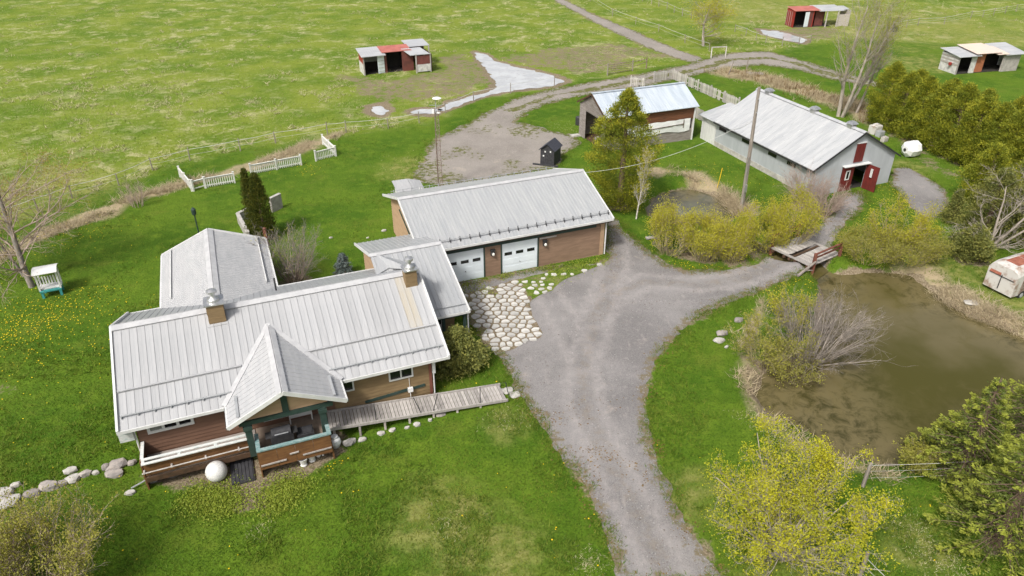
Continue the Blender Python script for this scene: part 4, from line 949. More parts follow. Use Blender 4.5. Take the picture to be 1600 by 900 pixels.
a = G(1237,43); shelter('red container shelter at the far edge of the field near the top', Vector((44.3,121.0,0)), R(9), 'C')

# ================================================================== ramp, bridge, fences and yard things
def at(px, py, z=None):
    g = G(px, py, 0)
    if z is None:
        for _ in range(3): g = G(px, py, gz(g.x, g.y))
        return Vector((g.x, g.y, gz(g.x, g.y)))
    return g
# wooden ramp
ra, rb_ = W(1.86,28.30,.60), W(10.95,27.72,.12)
rd = (rb_-ra).normalized(); rn = Vector((-rd.y, rd.x, 0)).normalized(); RL = (rb_-ra).length
ramp_o = thing('access_ramp', 'grey plank ramp with metal stanchions rising along the front of the house to the porch', 'ramp', Vector((ra.x, ra.y, 0)))
def rp(s_, w, z): return ra+rd*s_+rn*w+Vector((-ra.x, -ra.y, z))
NPL = 52; pw = RL/NPL
pm = MB(); pm.bar(Vector((0,0,0))-rn*.62, rn*.62, pw-.025, .035)
pme = bpy.data.meshes.new('plank'); pme.from_pydata(pm.v, [], pm.f); pme.update(); pme.materials.append(M('wood_pale'))
for k in range(NPL-2): link('plank', pme, None, ramp_o, rp((k+.5)*pw, 0, random.Random(k).uniform(-.004,.004)))
for w in (-.66, .66):
    t = MB(); t.bar(rp(0,w,.02), rp(RL-.3,w,.02), .07, .14); t.build('kerb_rail', 'wood_pale', ramp_o)
for k in range(7):
    for w in (-.6, .6):
        t = MB(); q = rp(.2+k*1.2, w, -.06); t.box(q.x-.05, q.x+.05, q.y-.05, q.y+.05, -.3, q.z); t.build('ramp_pier', 'wood_grey', ramp_o)
for a, b_, w in ((2.2,2.2,-.55),(4.4,4.1,-.55),(5.0,5.3,-.55),(7.4,7.45,-.55),(8.95,8.8,-.5)):
    t = MB(); t.tube(rp(a,w,0), rp(b_,w+.15,.92), .022, .022, 5); t.build('stanchion', 'metal_dark', ramp_o)
t = MB(); t.tube(rp(7.45,-.4,.92), rp(8.8,-.35,.9), .006, .006, 4); t.build('rope', 'wire_dark', ramp_o)
def stone_mesh(seed, rx, ry, rz, flat=.5, sub=2):
    bm = bmesh.new(); bmesh.ops.create_icosphere(bm, subdivisions=sub, radius=1)
    rs_ = random.Random(seed); off = Vector((rs_.random()*50, rs_.random()*50, rs_.random()*50))
    for v_ in bm.verts:
        n_2 = mnoise.noise(v_.co*1.3+off)*.35+mnoise.noise(v_.co*3.1+off)*.12
        c_ = v_.co*(1+n_2); c_.x *= rx; c_.y *= ry; c_.z *= rz
        c_.z = min(c_.z, rz*flat+.25*(c_.z-rz*flat)) if c_.z > rz*flat else c_.z
        v_.co = c_
    me = bpy.data.meshes.new('stone'); bm.to_mesh(me); bm.free(); return me
def stone(name, label, px, py, rx, ry, rz, seed, mat='boulder', rot=None, group=None, dz=.0, cat='rock'):
    g = at(px, py); me = stone_mesh(seed, rx, ry, rz)
    o = link(name, me, mat, None, g+Vector((0,0,rz*.35+dz)), rot if rot is not None else random.Random(seed).uniform(0,6.28)); return tag(o, label, cat, group)
for i, (px, py, rx, ry, lab) in enumerate(((783,612,.28,.2,'small white slab at the foot of the ramp nearest the planks'),(794,611,.26,.3,'upright edged white slab in the middle at the foot of the ramp'),(804,618,.3,.24,'outermost white slab at the foot of the ramp beside the gravel'))):
    stone('step_stone', lab, px, py, rx, ry, .09, 40+i, 'concrete_light', cat='slab')
rocks = [((5,772),.55,.25,'white flat rock at the left picture edge'),((25,760),.3,.25,'small rounded rock behind the white flat rock at the left edge'),((12,786),.75,.22,'long pale slab lowest in the row at the left edge'),((52,772),.5,.22,'pinkish low slab left of the dark boulder in the rock row'),((78,762),.6,.35,'dark grey boulder, largest of the rock row left of the house'),((98,757),.3,.25,'small brown rock right of the dark boulder'),((115,750),.45,.25,'pale angular rock in the middle of the rock row'),((110,737),.45,.22,'pale rock set back behind the rock row'),((135,742),.4,.3,'rounded tan rock in the rock row left of the house'),((150,740),.22,.2,'small pale rock next to the rounded tan rock'),((166,732),.28,.28,'short square rock at the end of the stacked slabs'),((184,727),.65,.25,'long tan slab on top near the balcony corner'),((178,741),.6,.18,'long grey slab at the front near the balcony corner'),((207,725),.3,.25,'last rock of the row touching the balcony corner'),
 ((240,752),.3,.12,'thin white stone in the grass under the balcony corner'),((272,742),.35,.14,'grey stone under the balcony'),((204,771),.32,.14,'white stone at the end of the leaning pipe'),
 ((546,693),.45,.28,'brown rock right of the white urn by the porch'),((566,688),.32,.2,'narrow pale rock next to the brown rock by the porch'),((596,678),.35,.15,'leftmost stone of the low edging row by the ramp'),((613,673),.3,.15,'second stone of the low edging row by the ramp'),((636,669),.25,.13,'third stone of the low edging row by the ramp'),((652,664),.35,.15,'fourth stone of the low edging row by the ramp'),((672,657),.22,.13,'small stone near the end of the edging row by the ramp'),((688,647),.42,.14,'grey stone tucked under the edge of the ramp'),
 ((1154,501),.42,.22,'upper grey boulder in the grass left of the pond bush'),((1128,522),.5,.2,'middle grey boulder beside the pond bush'),((1123,533),.45,.22,'pale boulder lowest of the three beside the pond bush'),((1135,543),.2,.15,'small white stone below the three boulders'),((808,619),.25,.1,'flat white stone at the gravel edge'),((1510,497),.7,.14,'flat white rock at the water edge on the far bank'),((600,361),.3,.14,'pale stone against the garage left wall'),((517,372),.2,.12,'white stone in the lawn behind the wing'),((575,372),.15,.1,'tiny white stone behind the link roof')]
for i, (p_, r_, h_, lab) in enumerate(rocks):
    pale = any(w_ in lab for w_ in ('white','pale','edging'))
    r_ *= .55 if 'edging' in lab else .74; h_ *= .8
    stone('rock', lab, p_[0], p_[1], r_, r_*(.55+.3*random.Random(i).random()), h_, 60+i, 'concrete_light' if pale else 'boulder', YAW+random.Random(i+9).uniform(-.4,.4), 'loose rocks around the garden')

# flagstone patio: each stone is a piece of its own
patio_poly = poly_px([(724,462),(755,452),(800,440),(850,428),(888,414),(925,414),(945,408),(948,412),(905,428),(880,438),(862,455),(842,462),(826,475),(830,495),(848,522),(845,530),(822,534),(800,546),(776,552),(752,535),(742,510),(733,492)])
patio = sheet('patio', lambda P: sdf(P, patio_poly)+rag(P)*.4, bbox(patio_poly), .3, .034, 'turf', {'dirt': lambda P: np.where(P@np.array([U.x,U.y]) < 15.6, .82, .30)+.5*fbm(P,.6,3), 'pasture': lambda P: np.zeros(len(P)), 'reed': lambda P: np.zeros(len(P)), 'dead': lambda P: .6+0*P[:,0]})
prng = np.random.default_rng(11)
x0, x1, y0, y1 = bbox(patio_poly, 1.5); sp_ = .53
cs = []
for iy, yy in enumerate(np.arange(y0, y1, sp_*.88)):
    for xx in np.arange(x0+(iy%2)*sp_/2, x1, sp_): cs.append((xx+prng.uniform(-.17,.17), yy+prng.uniform(-.15,.15)))
cs = np.array(cs); sd = sdf(cs, patio_poly); keep = np.where(sd > .05)[0]
nst = 0
for i in keep:
    c0 = cs[i]; hvp = c0@np.array([U.x,U.y])
    if hvp > 15.8 and prng.random() < .22+.06*(hvp-15.8): continue
    if prng.random() < .04: continue
    poly = [(c0[0]+math.cos(a)*.75, c0[1]+math.sin(a)*.75) for a in np.linspace(0, 2*PI, 13)[:-1]]
    dd_ = np.linalg.norm(cs-c0, axis=1)
    for j in np.where((dd_ > 0) & (dd_ < 1.5))[0]:
        nx_, ny_ = cs[j]-c0; L_ = math.hypot(nx_, ny_); nx_ /= L_; ny_ /= L_
        poly = clip(poly, -nx_, -ny_, (nx_*c0[0]+ny_*c0[1])+L_/2-.036)
        if len(poly) < 3: break
    if len(poly) < 3: continue
    sh = .94 if hvp < 15.5 else prng.uniform(.55,.85)
    pts = []
    for k in range(len(poly)):
        p0, p1, p2 = np.array(poly[k-1]), np.array(poly[k]), np.array(poly[(k+1)%len(poly)])
        pts += [p1+(p0-p1)*.15, p1+(p2-p1)*.15]
    pts = [c0+(q-c0)*sh*prng.uniform(.95,1.0)-c0 for q in pts]
    zt = .05+prng.uniform(0,.018); tl = prng.uniform(-.015,.015,2)
    t = MB(); N = len(pts); top = [(q[0]*.95, q[1]*.95, zt+q@tl) for q in pts]; lo = [(q[0], q[1], zt-.02) for q in pts]; bt = [(q[0], q[1], -.06) for q in pts]
    t.add(top+lo+bt, [tuple(range(N))]+[(k, N+k, N+(k+1)%N, (k+1)%N) for k in range(N)]+[(N+k, 2*N+k, 2*N+(k+1)%N, N+(k+1)%N) for k in range(N)])
    if nst < 300: t.build('flagstone', 'flagstone', patio, loc=(c0[0], c0[1], gz(*c0)+.012)); nst += 1

# plank bridge over the creek
B0, B1, B2, B3 = Vector((18.25,45.85,0)), Vector((20.65,47.35,0)), Vector((22.5,44.9,0)), Vector((20.15,43.15,0))
bc = (B0+B1+B2+B3)/4
bridge = thing('plank_bridge', 'weathered plank bridge with red brown side rails and a missing strip in the middle', 'bridge', bc)
td = ((B1-B0)+(B2-B3)); BL = td.length/2; td.normalize(); wd = (B0-B3).normalized(); wd = (wd-td*wd.dot(td)).normalized(); BW = (B0-B3).length
def bp(s_, w, z): return td*s_+wd*w+Vector((0,0,z))
rows = 13; rw = BL/rows
for k in range(rows):
    for a, b_ in ((-BW/2, -.22), (.26, BW/2)):
        if rows-2 > k > 0 or True:
            j = random.Random(k*7+int(a*10)); t = MB(); s_ = -BL/2+(k+.5)*rw
            aa, bb = (a, b_) if 1 <= k < rows-1 else (a, b_)
            t.bar(bp(s_, aa+j.uniform(-.04,.04), .10+j.uniform(-.008,.008)), bp(s_, bb, .10+j.uniform(-.008,.008)), rw-.03, .05); t.build('plank', 'wood_pale', bridge)
for s_ in (-BL/2-.12, BL/2+.12):
    t = MB(); t.bar(bp(s_,-BW/2,.11), bp(s_,BW/2,.11), .2, .06); t.build('end_plank', 'wood_pale', bridge)
for w in (-BW/2+.25, -.45, .45, BW/2-.25, 0.02):
    t = MB(); t.bar(bp(-BL/2-.3,w,-.02), bp(BL/2+.3,w,-.02), .18, .16); t.build('beam', 'wood_dark', bridge)
for w in (-BW/2-.05, BW/2+.05):
    rail = None
    t = MB(); t.bar(bp(-BL/2-.1,w,1.0), bp(BL/2+.1,w,1.0), .14, .06); t.bar(bp(-BL/2-.1,w,.72), bp(BL/2+.1,w,.72), .05, .12); rail = t.build('side_rail', 'wood_redbrown', bridge)
    for s_ in (-BL/2, BL/2):
        t = MB(); q = bp(s_,w,0); t.box(q.x-.09,q.x+.09,q.y-.09,q.y+.09,-.6,1.06); t.build('rail_post', 'wood_redbrown', rail)
t = MB(); a = at(1262,425); t.tube((-.9,-.7,.12), (.7,.6,.5), .1, .07, 7); t.tube((-.2,-.2,.25), (.1,-.5,.4), .05, .02, 5); o = t.build('fallen_log', 'bark_grey', loc=a); tag(o, 'grey fallen log lying at the near end of the plank bridge', 'log')

# white picket fence in short runs
picket_me = MB(); picket_me.add([(-.035,-.01,.06),(.035,-.01,.06),(.035,.01,.06),(-.035,.01,.06),(-.035,-.01,.86),(.035,-.01,.86),(.035,.01,.86),(-.035,.01,.86),(0,-.01,.92),(0,.01,.92)], [(0,3,2,1),(0,1,5,8,4),(2,3,7,9,6),(1,2,6,5),(3,0,4,7),(5,6,9,8),(4,8,9,7)])
pk = bpy.data.meshes.new('picket'); pk.from_pydata(picket_me.v, [], picket_me.f); pk.update(); pk.materials.append(M('fence_white'))
def picket_run(label, a, b_, pickets=True, h=.86):
    A = at(*a); B = at(*b_); d = (B-A); d.z = 0; L = d.length; ang = math.atan2(d.y, d.x)
    r = thing('picket_fence', label, 'fence', A, ang, 'white picket fence along the ditch')
    for x in np.linspace(0, L, max(2, int(round(L/2.0))+1)):
        t = MB(); t.box(x-.06,x+.06,-.06,.06,-.15,h+.12); t.box(x-.08,x+.08,-.08,.08,h+.12,h+.16); t.build('post', 'fence_white', r)
    for z in (.22, h-.08):
        t = MB(); t.box(0,L,.012,.05,z-.045,z+.045); t.build('rail', 'fence_white', r)
    if pickets:
        n_ = int(L/.165)
        for k in range(1, n_): link('picket', pk, None, r, (L*k/n_, 0, random.Random(k).uniform(-.02,.02)))
    t = MB(); t.box(0,L,-.05,.06,h-.02,h+.02); t.build('top_rail', 'fence_white', r)
picket_run('short leaning run of the picket fence at its left end', (282,277), (300,299))
picket_run('run of the picket fence with two rails and no pickets at the left end', (303,299), (321,294), False)
picket_run('low picket fence run left of the twin columnar cedars', (322,294), (367,286))
picket_run('long picket fence run right of the twin columnar cedars', (393,273), (471,258))
picket_run('short picket fence run beyond the gap at its right end', (494,252), (525,244))
picket_run('last picket run turning back towards the wire fence', (525,244), (505,226))

# weathered board fence behind the machine shed
bd = MB(); bd.box(-.06,.06,-.015,.015,.05,1.15); bme = bpy.data.meshes.new('board'); bme.from_pydata(bd.v, [], bd.f); bme.update(); bme.materials.append(M('fence_grey'))
def board_fence(label, a, b_, step=.19):
    A = at(*a); B = at(*b_); d = B-A; d.z = 0; L = d.length; r = thing('board_fence', label, 'fence', A, math.atan2(d.y,d.x), 'weathered board fences around the pen')
    for x in np.arange(0, L+.01, L/max(1, round(L/2.4))):
        t = MB(); t.box(x-.07,x+.07,.02,.16,-.1,1.25); t.build('post', 'fence_grey', r)
    for z in (.35, .95):
        t = MB(); t.box(0,L,.016,.06,z-.05,z+.05); t.build('rail', 'fence_grey', r)
    for k in range(int(L/step)):
        if random.Random(k*3+int(L*10)).random() < .06: continue
        link('board', bme, None, r, (.1+k*step, 0, random.Random(k).uniform(-.05,.04)))
board_fence('short board fence run behind the left end of the machine shed', (985,135), (1006,137))
board_fence('board fence run across the back of the pen behind the machine shed', (1022,128), (1051,124))
board_fence('long board fence running from the track down to the barn', (1051,124), (1152,170))
board_fence('low board fence between the machine shed and the barn', (1086,184), (1106,195))

# wire fences
def wire_fence(label, pts, h=1.15, wires=(.55,1.05), r_=.05, wr=.012, mat='pole_wood', wmat='wire'):
    P = [at(*p) for p in pts]; r = thing('wire_fence', label, 'fence', P[0]); o = P[0]
    for k, p in enumerate(P):
        rr = random.Random(k*13+len(P)); q = p-o
        t = MB(); t.tube(q-Vector((0,0,.2)), q+Vector((rr.uniform(-.06,.06),rr.uniform(-.06,.06),h+rr.uniform(-.08,.1))), r_*1.1, r_*.9, 6); t.build('post', mat, r)
    for z in wires:
        t = MB(); pl = []
        for a, b_ in zip(P[:-1], P[1:]):
            for s_ in (0, .25, .5, .75): pl.append(a.lerp(b_, s_)-o+Vector((0,0,z-.06*math.sin(PI*s_))))
        pl.append(P[-1]-o+Vector((0,0,z))); t.path(pl, wr*(1.6 if z == wires[-1] else .8), 4); t.build('wire', wmat, r)
    return r
wire_fence('wire fence with wooden posts between the lawn and the big pasture', [(-60,372),(0,350),(60,330),(113,310),(186,290),(239,266),(297,251),(376,236),(431,224),(512,210),(541,207),(607,201),(655,192),(696,177),(740,158),(798,146),(866,134)])
wire_fence('wire fence with a white top line along the dirt path at the top', [(880,-30),(922,2),(957,25),(993,38),(1029,50),(1070,67),(1108,80)])
wire_fence('close set wooden post fence left of the pale yellow tree at the top', [(985,-10),(1004,2),(1018,6),(1029,10),(1042,14),(1053,20),(1066,25),(1080,29),(1102,36)], r_=.06)
wire_fence('wooden post fence right of the pale yellow tree', [(1148,50),(1165,56),(1181,63),(1196,67),(1222,72),(1248,70),(1266,67)])
wire_fence('pale rail fence crossing the right hand field at the top', [(1366,52),(1416,43),(1434,40),(1475,38),(1516,29),(1535,27),(1552,24),(1570,21),(1587,18),(1615,14)], wires=(.4,.75,1.1))
wire_fence('three wire fence right of the yellow leaved tree beside the pond', [(1348,760),(1560,750)], 1.4, (.5,.9,1.25), .08, .006)
wire_fence('wire fence on a leaning post at the lower right edge', [(1342,905),(1400,960),(1470,1020)], 1.5, (.4,.8,1.2), .09, .008)
# gate and small frames by the track
ga, gb = at(949,118), at(988,111); d = gb-ga; L = d.length
gate = thing('field_gate', 'brown five rail field gate beside the track', 'gate', ga, math.atan2(d.y,d.x))
for x in (0, L):
    t = MB(); t.tube((x,0,-.2),(x,0,1.5),.08,.07,7); t.build('post', 'pole_wood', gate)
for z in (.25,.5,.75,1.0,1.25):
    t = MB(); t.bar((.08,0,z),(L-.08,0,z-.05),.05,.06); t.build('rail', 'metal_rust', gate)
t = MB(); t.tube((L+2.3,0,-.2),(L+2.3,0,1.4),.08,.07,7); t.bar((L,0,1.2),(L+2.3,0,1.2),.05,.06); t.bar((L,0,.5),(L+2.3,0,.9),.05,.06); t.build('brace', 'metal_rust', gate)
fr_ = thing('hitching_frame', 'pale timber trestle frame under the pale yellow tree', 'frame', at(1110,90), .2)
t = MB(); t.bar((0,0,1.35),(2.2,0,1.35),.12,.12); t.build('beam', 'fence_grey', fr_)
for x, dx in ((.05,-.5),(.05,.3),(2.15,-.3),(2.15,.5)):
    t = MB(); t.tube((x,0,1.35),(x+dx*.4,dx,0),.06,.06,6); t.build('leg', 'fence_grey', fr_)
for lab, px, py, lean in (('short grey post leaning left beside the track near the pen', 1138,117,.45),('upright brown post beside the leaning grey post',1166,112,0)):
    o = MB().tube((0,0,-.1),(lean,0,1.7),.07,.06,7).build('marker_post', 'pole_wood', loc=at(px,py)); tag(o, lab, 'post')
o = MB().tube((0,0,-.1),(.22,.1,1.75),.03,.03,6).build('marker_stake', 'yellow_paint', loc=at(1120,296)); tag(o, 'thin yellow stake in the grass by the small pond', 'stake')
t = MB(); t.tube((0,0,-.1),(0,0,1.9),.05,.045,7); t.lathe([(.06,1.9),(.16,2.0),(.17,2.35),(.05,2.5)],8); o = t.build('lamp_post', 'trim_green', loc=at(313,374)); tag(o, 'dark green lantern post behind the wing ridge', 'lamp post')
o = MB().tube((0,0,-.1),(0,0,1.0),.05,.045,6).build('marker_post', 'wood_pale', loc=at(1155,405)); tag(o, 'short pale post at the foot of the willow bushes', 'post')
o = MB().bar((-.5,0,.1),(.5,.2,.1),.3,.08).build('loose_plank', 'wood_pale', loc=at(1020,374)); tag(o, 'pale board lying at the left foot of the willow bushes', 'plank')

# utility pole and line
up = thing('utility_pole', 'tall grey wooden utility pole between the small pond and the barn', 'pole', at(1159,325))
t = MB(); t.tube((0,0,-.3),(-.25,0,9.5),.17,.11,12); t.build('pole', 'pole_wood', up)
t = MB(); t.tube((-.05,-.2,0),(-.2,-.18,4.2),.035,.035,6); t.box(-.12,.06,-.28,-.14,1.4,2.0); t.build('conduit', 'metal_bright', up)
t = MB(); t.tube((-.2,0,8.6),(-.2,-.25,8.7),.05,.05,6); t.tube((-.17,0,7.6),(-.17,-.25,7.7),.05,.05,6); t.build('insulator', 'metal_grey', up)
def cable(label, a, b_, sag, r=.014, n=18):
    a = Vector(a); b_ = Vector(b_); P = [a.lerp(b_, k/n)-a-Vector((0,0,sag*4*(k/n)*(1-k/n))) for k in range(n+1)]
    o = MB().path(P, r, 4).build('cable', 'wire', loc=a); tag(o, label, 'cable')
pb = at(1159,325)
cable('overhead cable running from the utility pole to the garage roof', pb+Vector((-.2,0,7.2)), W(22.4,44,4.3), .9, .013)
cable('overhead cable running from the utility pole to the barn wall', pb+Vector((-.17,-.1,7.2)), W(42.6,52.6,2.3), .2)
# lattice antenna mast
tw = thing('antenna_mast', 'rusty lattice antenna mast with a small white dish behind the garage', 'mast', at(688,300))
TH = 6.9
legs = [(.17,0),(-.1,.16),(-.1,-.16)]
for x, y in legs:
    t = MB(); t.tube((x*1.3,y*1.3,-.1),(x,y,TH),.03,.025,6); t.build('leg', 'metal_rust', tw)
t = MB()
for k in range(16):
    z = .2+k*.42
    for i in range(3):
        a, b_ = legs[i], legs[(i+1)%3]; t.tube((*a,z),(*b_,z),.014,.014,4); t.tube((*a,z),(*b_,z+.42),.012,.012,4)
t.build('lattice', 'metal_rust', tw)
t = MB(); t.tube((0,0,TH-.6),(0,0,TH+.9),.03,.03,6); t.tube((-.5,0,TH+.3),(.5,0,TH+.3),.02,.02,5); t.build('aerial', 'metal_grey', tw)
t = MB(); t.lathe([(.0,0.10),(.18,.06),(.34,0.0),(.36,.02),(.2,.09),(.0,.13)],14,(.12,-.1,TH+.85)); t.build('dish', 'white_plastic', tw)
t = MB(); t.box(-.28,-.12,-.2,-.05,TH-.3,TH); t.lathe([(.02,0),(.14,.02),(.15,.06),(.02,.1)],10,(.2,-.15,TH-.3)); t.build('receiver', 'white_plastic', tw)
# dark hut
hut = thing('dark_hut', 'small black boarded hut with a shingle gable roof in the dirt yard', 'hut', at(860,254), R(-24))
for k in range(7):
    t = MB(); t.box(-.65+k*.186,-.65+(k+1)*.186-.012,-.82,-.78,.05,1.5); t.build('front_board', 'black_board', hut)
t = MB(); t.box(-.65,.65,-.78,.8,.0,1.5); t.add([(-.65,-.78,1.5),(.65,-.78,1.5),(0,-.78,2.0),(-.65,.8,1.5),(.65,.8,1.5),(0,.8,2.0)],[(0,1,2),(3,5,4)]); t.build('wall', 'black_board', hut)
for sx in (-1, 1):
    t = MB(); t.slab([(sx*.78,-.95,1.42),(sx*.78,.95,1.42),(0,.95,2.05),(0,-.95,2.05)][::sx], .05); t.build('roof', 'shingle_dark', hut)
for x, z in ((-.2,1.2),(.3,1.25),(-.35,.8)):
    t = MB(); t.box(x-.06,x+.06,-.85,-.825,z,z+.14); t.build('tag_plate', 'white_plastic', hut)
o = MB().bar((-1.1,.3,.08),(1.1,-.4,.08),.14,.12).build('loose_plank', 'black_board', loc=at(852,259)); tag(o, 'dark beam lying on the ground in front of the black hut', 'plank')
# garden swing booth
kx = at(84,459)
ko = thing('garden_glider', 'white canopied garden glider seat on teal legs under the bare tree', 'seat', kx, R(24))
for sx in (-.5, .5):
    for sy in (-.35, .35):
        t = MB(); t.box(sx-.07,sx+.07,sy-.07,sy+.07,0,.42); t.build('leg', 'teal_paint', ko)
t = MB(); t.box(-.6,.6,-.45,.45,.42,.52); t.build('base', 'teal_paint', ko)
t = MB(); t.box(-.5,.5,-.3,.35,.54,.62); t.build('seat', 'trim_white', ko)
for k in range(6):
    t = MB(); t.box(-.42+k*.155,-.34+k*.155,.30,.34,.62,1.15); t.build('slat', 'trim_white', ko)
for sx in (-.56, .56):
    t = MB(); t.box(sx-.05,sx+.05,-.4,.4,.5,.62); t.box(sx-.05,sx+.05,-.40,-.32,.62,1.75); t.box(sx-.05,sx+.05,.32,.40,.62,1.75); t.build('side_frame', 'trim_white', ko)
t = MB()
for k in range(6):
    a0, a1 = -.62+1.24*k/6, -.62+1.24*(k+1)/6; z0, z1 = 1.75+.16*math.cos(a0/.62*PI/2), 1.75+.16*math.cos(a1/.62*PI/2)
    t.slab([(-.68,a0,z0),(.68,a0,z0),(.68,a1,z1),(-.68,a1,z1)], .04)
t.build('canopy', 'trim_white', ko)
# porch things and the front garden
gl = thing('barbecue', 'black covered barbecue grill on the porch', 'grill', W(-.30,27.35,PF), YAW)
t = MB(); t.box(-.5,.5,-.25,.25,.08,.75); t.build('cabinet', 'metal_dark', gl)
t = MB(); n=8
for k in range(n):
    a0, a1 = PI*k/n, PI*(k+1)/n; t.slab([(-.42,-.28*math.cos(a0),.77+.26*math.sin(a0)),(.42,-.28*math.cos(a0),.77+.26*math.sin(a0)),(.42,-.28*math.cos(a1),.77+.26*math.sin(a1)),(-.42,-.28*math.cos(a1),.77+.26*math.sin(a1))], .02)
t.build('lid', 'black_board', gl); t = MB(); t.tube((-.3,-.30,.92),(.3,-.30,.92),.03,.03,6); t.build('handle', 'metal_bright', gl)
for sx in (-.7,.7): t = MB(); t.box(min(sx,sx*.72),max(sx,sx*.72),-.22,.22,.72,.76); t.build('side_shelf', 'metal_dark', gl)
o = MB().box(-.38,.38,-.3,.3,.0,.42).box(-.33,.33,-.25,.25,.42,.46).build('storage_box', 'black_board', loc=W(.72,27.5,PF), rotz=YAW); tag(o, 'dark storage box on the porch floor right of the grill', 'box')
bq = at(341,747)
o = MB().lathe([(.47*math.sin(PI*k/14)+.001, .45-.47*math.cos(PI*k/14)) for k in range(15)], 24).build('garden_sphere', 'mosaic_white', loc=bq-Vector((0,0,.03)), smooth=True); tag(o, 'large white speckled garden ball on the ground below the balcony', 'ball')
hq = at(379,738); hr = thing('cellar_hatch', 'dark slatted cellar hatch beside the white garden ball', 'hatch', hq, YAW)
t = MB(); t.box(-.5,.5,-.75,.75,-.05,.10); t.build('frame', 'metal_dark', hr)
for k in range(6): t = MB(); t.box(-.46+k*.155,-.33+k*.155,-.7,.7,.10,.13); t.build('slat', 'black_board', hr)
for lab, px, py, prof in (('leftmost white urn planter in front of the porch',475,727,[(.10,0),(.16,.05),(.12,.12),(.22,.42),(.27,.5),(.24,.5),(.18,.38)]),('second white urn planter in front of the porch',488,720,[(.10,0),(.16,.05),(.12,.12),(.22,.42),(.27,.5),(.24,.5),(.18,.38)])):
    o = MB().lathe(prof, 16).build('urn_planter', 'white_plastic', loc=at(px,py), smooth=False); tag(o, lab, 'planter', 'white urn planters by the porch')
t = MB(); t.lathe([(.08,0),(.14,.1),(.1,.18)],10); t.slab([(-.28,-.12,.2),(.28,-.12,.34),(.3,.15,.44),(-.25,.15,.26)],.08); t.box(-.25,-.17,-.1,.1,.05,.22); t.box(.15,.23,-.1,.1,.05,.3); o = t.build('garden_ornament', 'white_plastic', loc=at(498,713), rotz=.4); tag(o, 'small tilted white garden ornament right of the two urns', 'ornament')
o = MB().lathe([(.14,0),(.2,.08),(.28,.3),(.24,.48),(.14,.56),(.16,.66),(.11,.66)],14).build('pot', 'white_plastic', loc=at(525,698)); tag(o, 'white pot bellied jar standing at the right porch corner', 'pot')
o = MB().tube((0,0,.12),(1.2,1.1,.25),.035,.035,6).build('drain_pipe', 'metal_grey', loc=at(206,766)); tag(o, 'grey pipe leaning from the balcony corner to the lawn', 'pipe')
o = MB().tube((0,0,0),(.05,.12,.32),.05,.05,6).tube((.05,.12,.32),(-.05,.3,.34),.05,.05,6).build('downspout_elbow', 'white_plastic', loc=at(236,748)); tag(o, 'short white downspout elbow in the grass below the balcony corner', 'pipe')
# concrete garden wall by the twin cedars
cw = thing('garden_wall', 'pale concrete L shaped garden wall around the twin columnar cedars', 'wall', at(388,388))
q0 = at(388,388)
for a, b_, h in (((374,348),(390,378),.75),((374,348),(395,338),.75),((425,332),(441,324),1.15)):
    A, B = at(*a)-q0, at(*b_)-q0; t = MB(); t.bar(A+Vector((0,0,h/2-.1)), B+Vector((0,0,h/2-.1)), .2, h+.2); w_ = t.build('wall_panel', 'concrete', cw)
    t = MB(); t.bar(A+Vector((0,0,h+.03)), B+Vector((0,0,h+.03)), .26, .06); t.build('coping', 'concrete_light', w_)
o = MB().box(-.1,.1,-.1,.1,0,1.3).lathe([(.1,1.3),(.13,1.36),(.02,1.46)],8).build('garden_post', 'wood_redbrown', loc=at(418,384)); tag(o, 'reddish post with a pale cap at the foot of the twin cedars', 'post')
# derelict van by the pond
vn_ = thing('derelict_van', 'derelict white van body with rusty roof panels by the far bank of the pond', 'van', Vector((30.5,39.75,gz(30.5,39.75))), R(25))
VL, VW = 4.6, 1.9
prof = [(-VW/2,0.2),(-VW/2,1.65),(-VW/2+.12,1.92),(-VW/2+.4,2.05),(VW/2-.4,2.05),(VW/2-.12,1.92),(VW/2,1.65),(VW/2,.2)]
t = MB(); N = len(prof); X = [-.02,.25,.5,1.6,3.0,VL]; sc_ = [.92,.97,1,1,1,1]
for x, k in zip(X, sc_): t.v += [(x, y*(.9+.1*k), .35+(z-.35)*k) for y, z in prof]
for i in range(len(X)-1):
    for k in range(N-1): t.f.append((i*N+k, i*N+k+1, (i+1)*N+k+1, (i+1)*N+k))
t.f += [tuple(range(N-1,-1,-1)), tuple(range((len(X)-1)*N, len(X)*N))]; t.build('body', 'old_white', vn_)
for x0_, x1_ in ((.55,1.7),(1.78,3.0),(3.08,4.4)): t = MB(); t.box(x0_,x1_,-.42,.42,2.05,2.075); t.build('roof_panel', 'rust_panel', vn_)
t = MB(); t.slab([(-.07,.08,1.28),(.08,.08,1.82),(.08,.72,1.78),(-.07,.82,1.28)], .03); t.build('rust_patch', 'rust_panel', vn_)
t = MB(); t.box(-.075,-.03,-.02,.02,.4,1.35); t.box(-.075,-.03,-.8,.8,1.24,1.27); t.build('door_seam', 'metal_dark', vn_)
for x in (.95, 3.7):
    for sy in (-1, 1):
        t = MB(); t.tube((x,sy*.72,.16),(x,sy*.99,.16),.30,.30,16); w_ = t.build('wheel', 'tyre', vn_)
        t = MB(); t.tube((x,sy*.98,.16),(x,sy*1.01,.16),.17,.15,12); t.build('rim', 'metal_grey', w_)
t = MB(); t.box(.62,4.4,-VW/2-.03,-VW/2-.004,.3,1.55); t.build('side_panel', 'metal_rust', vn_)
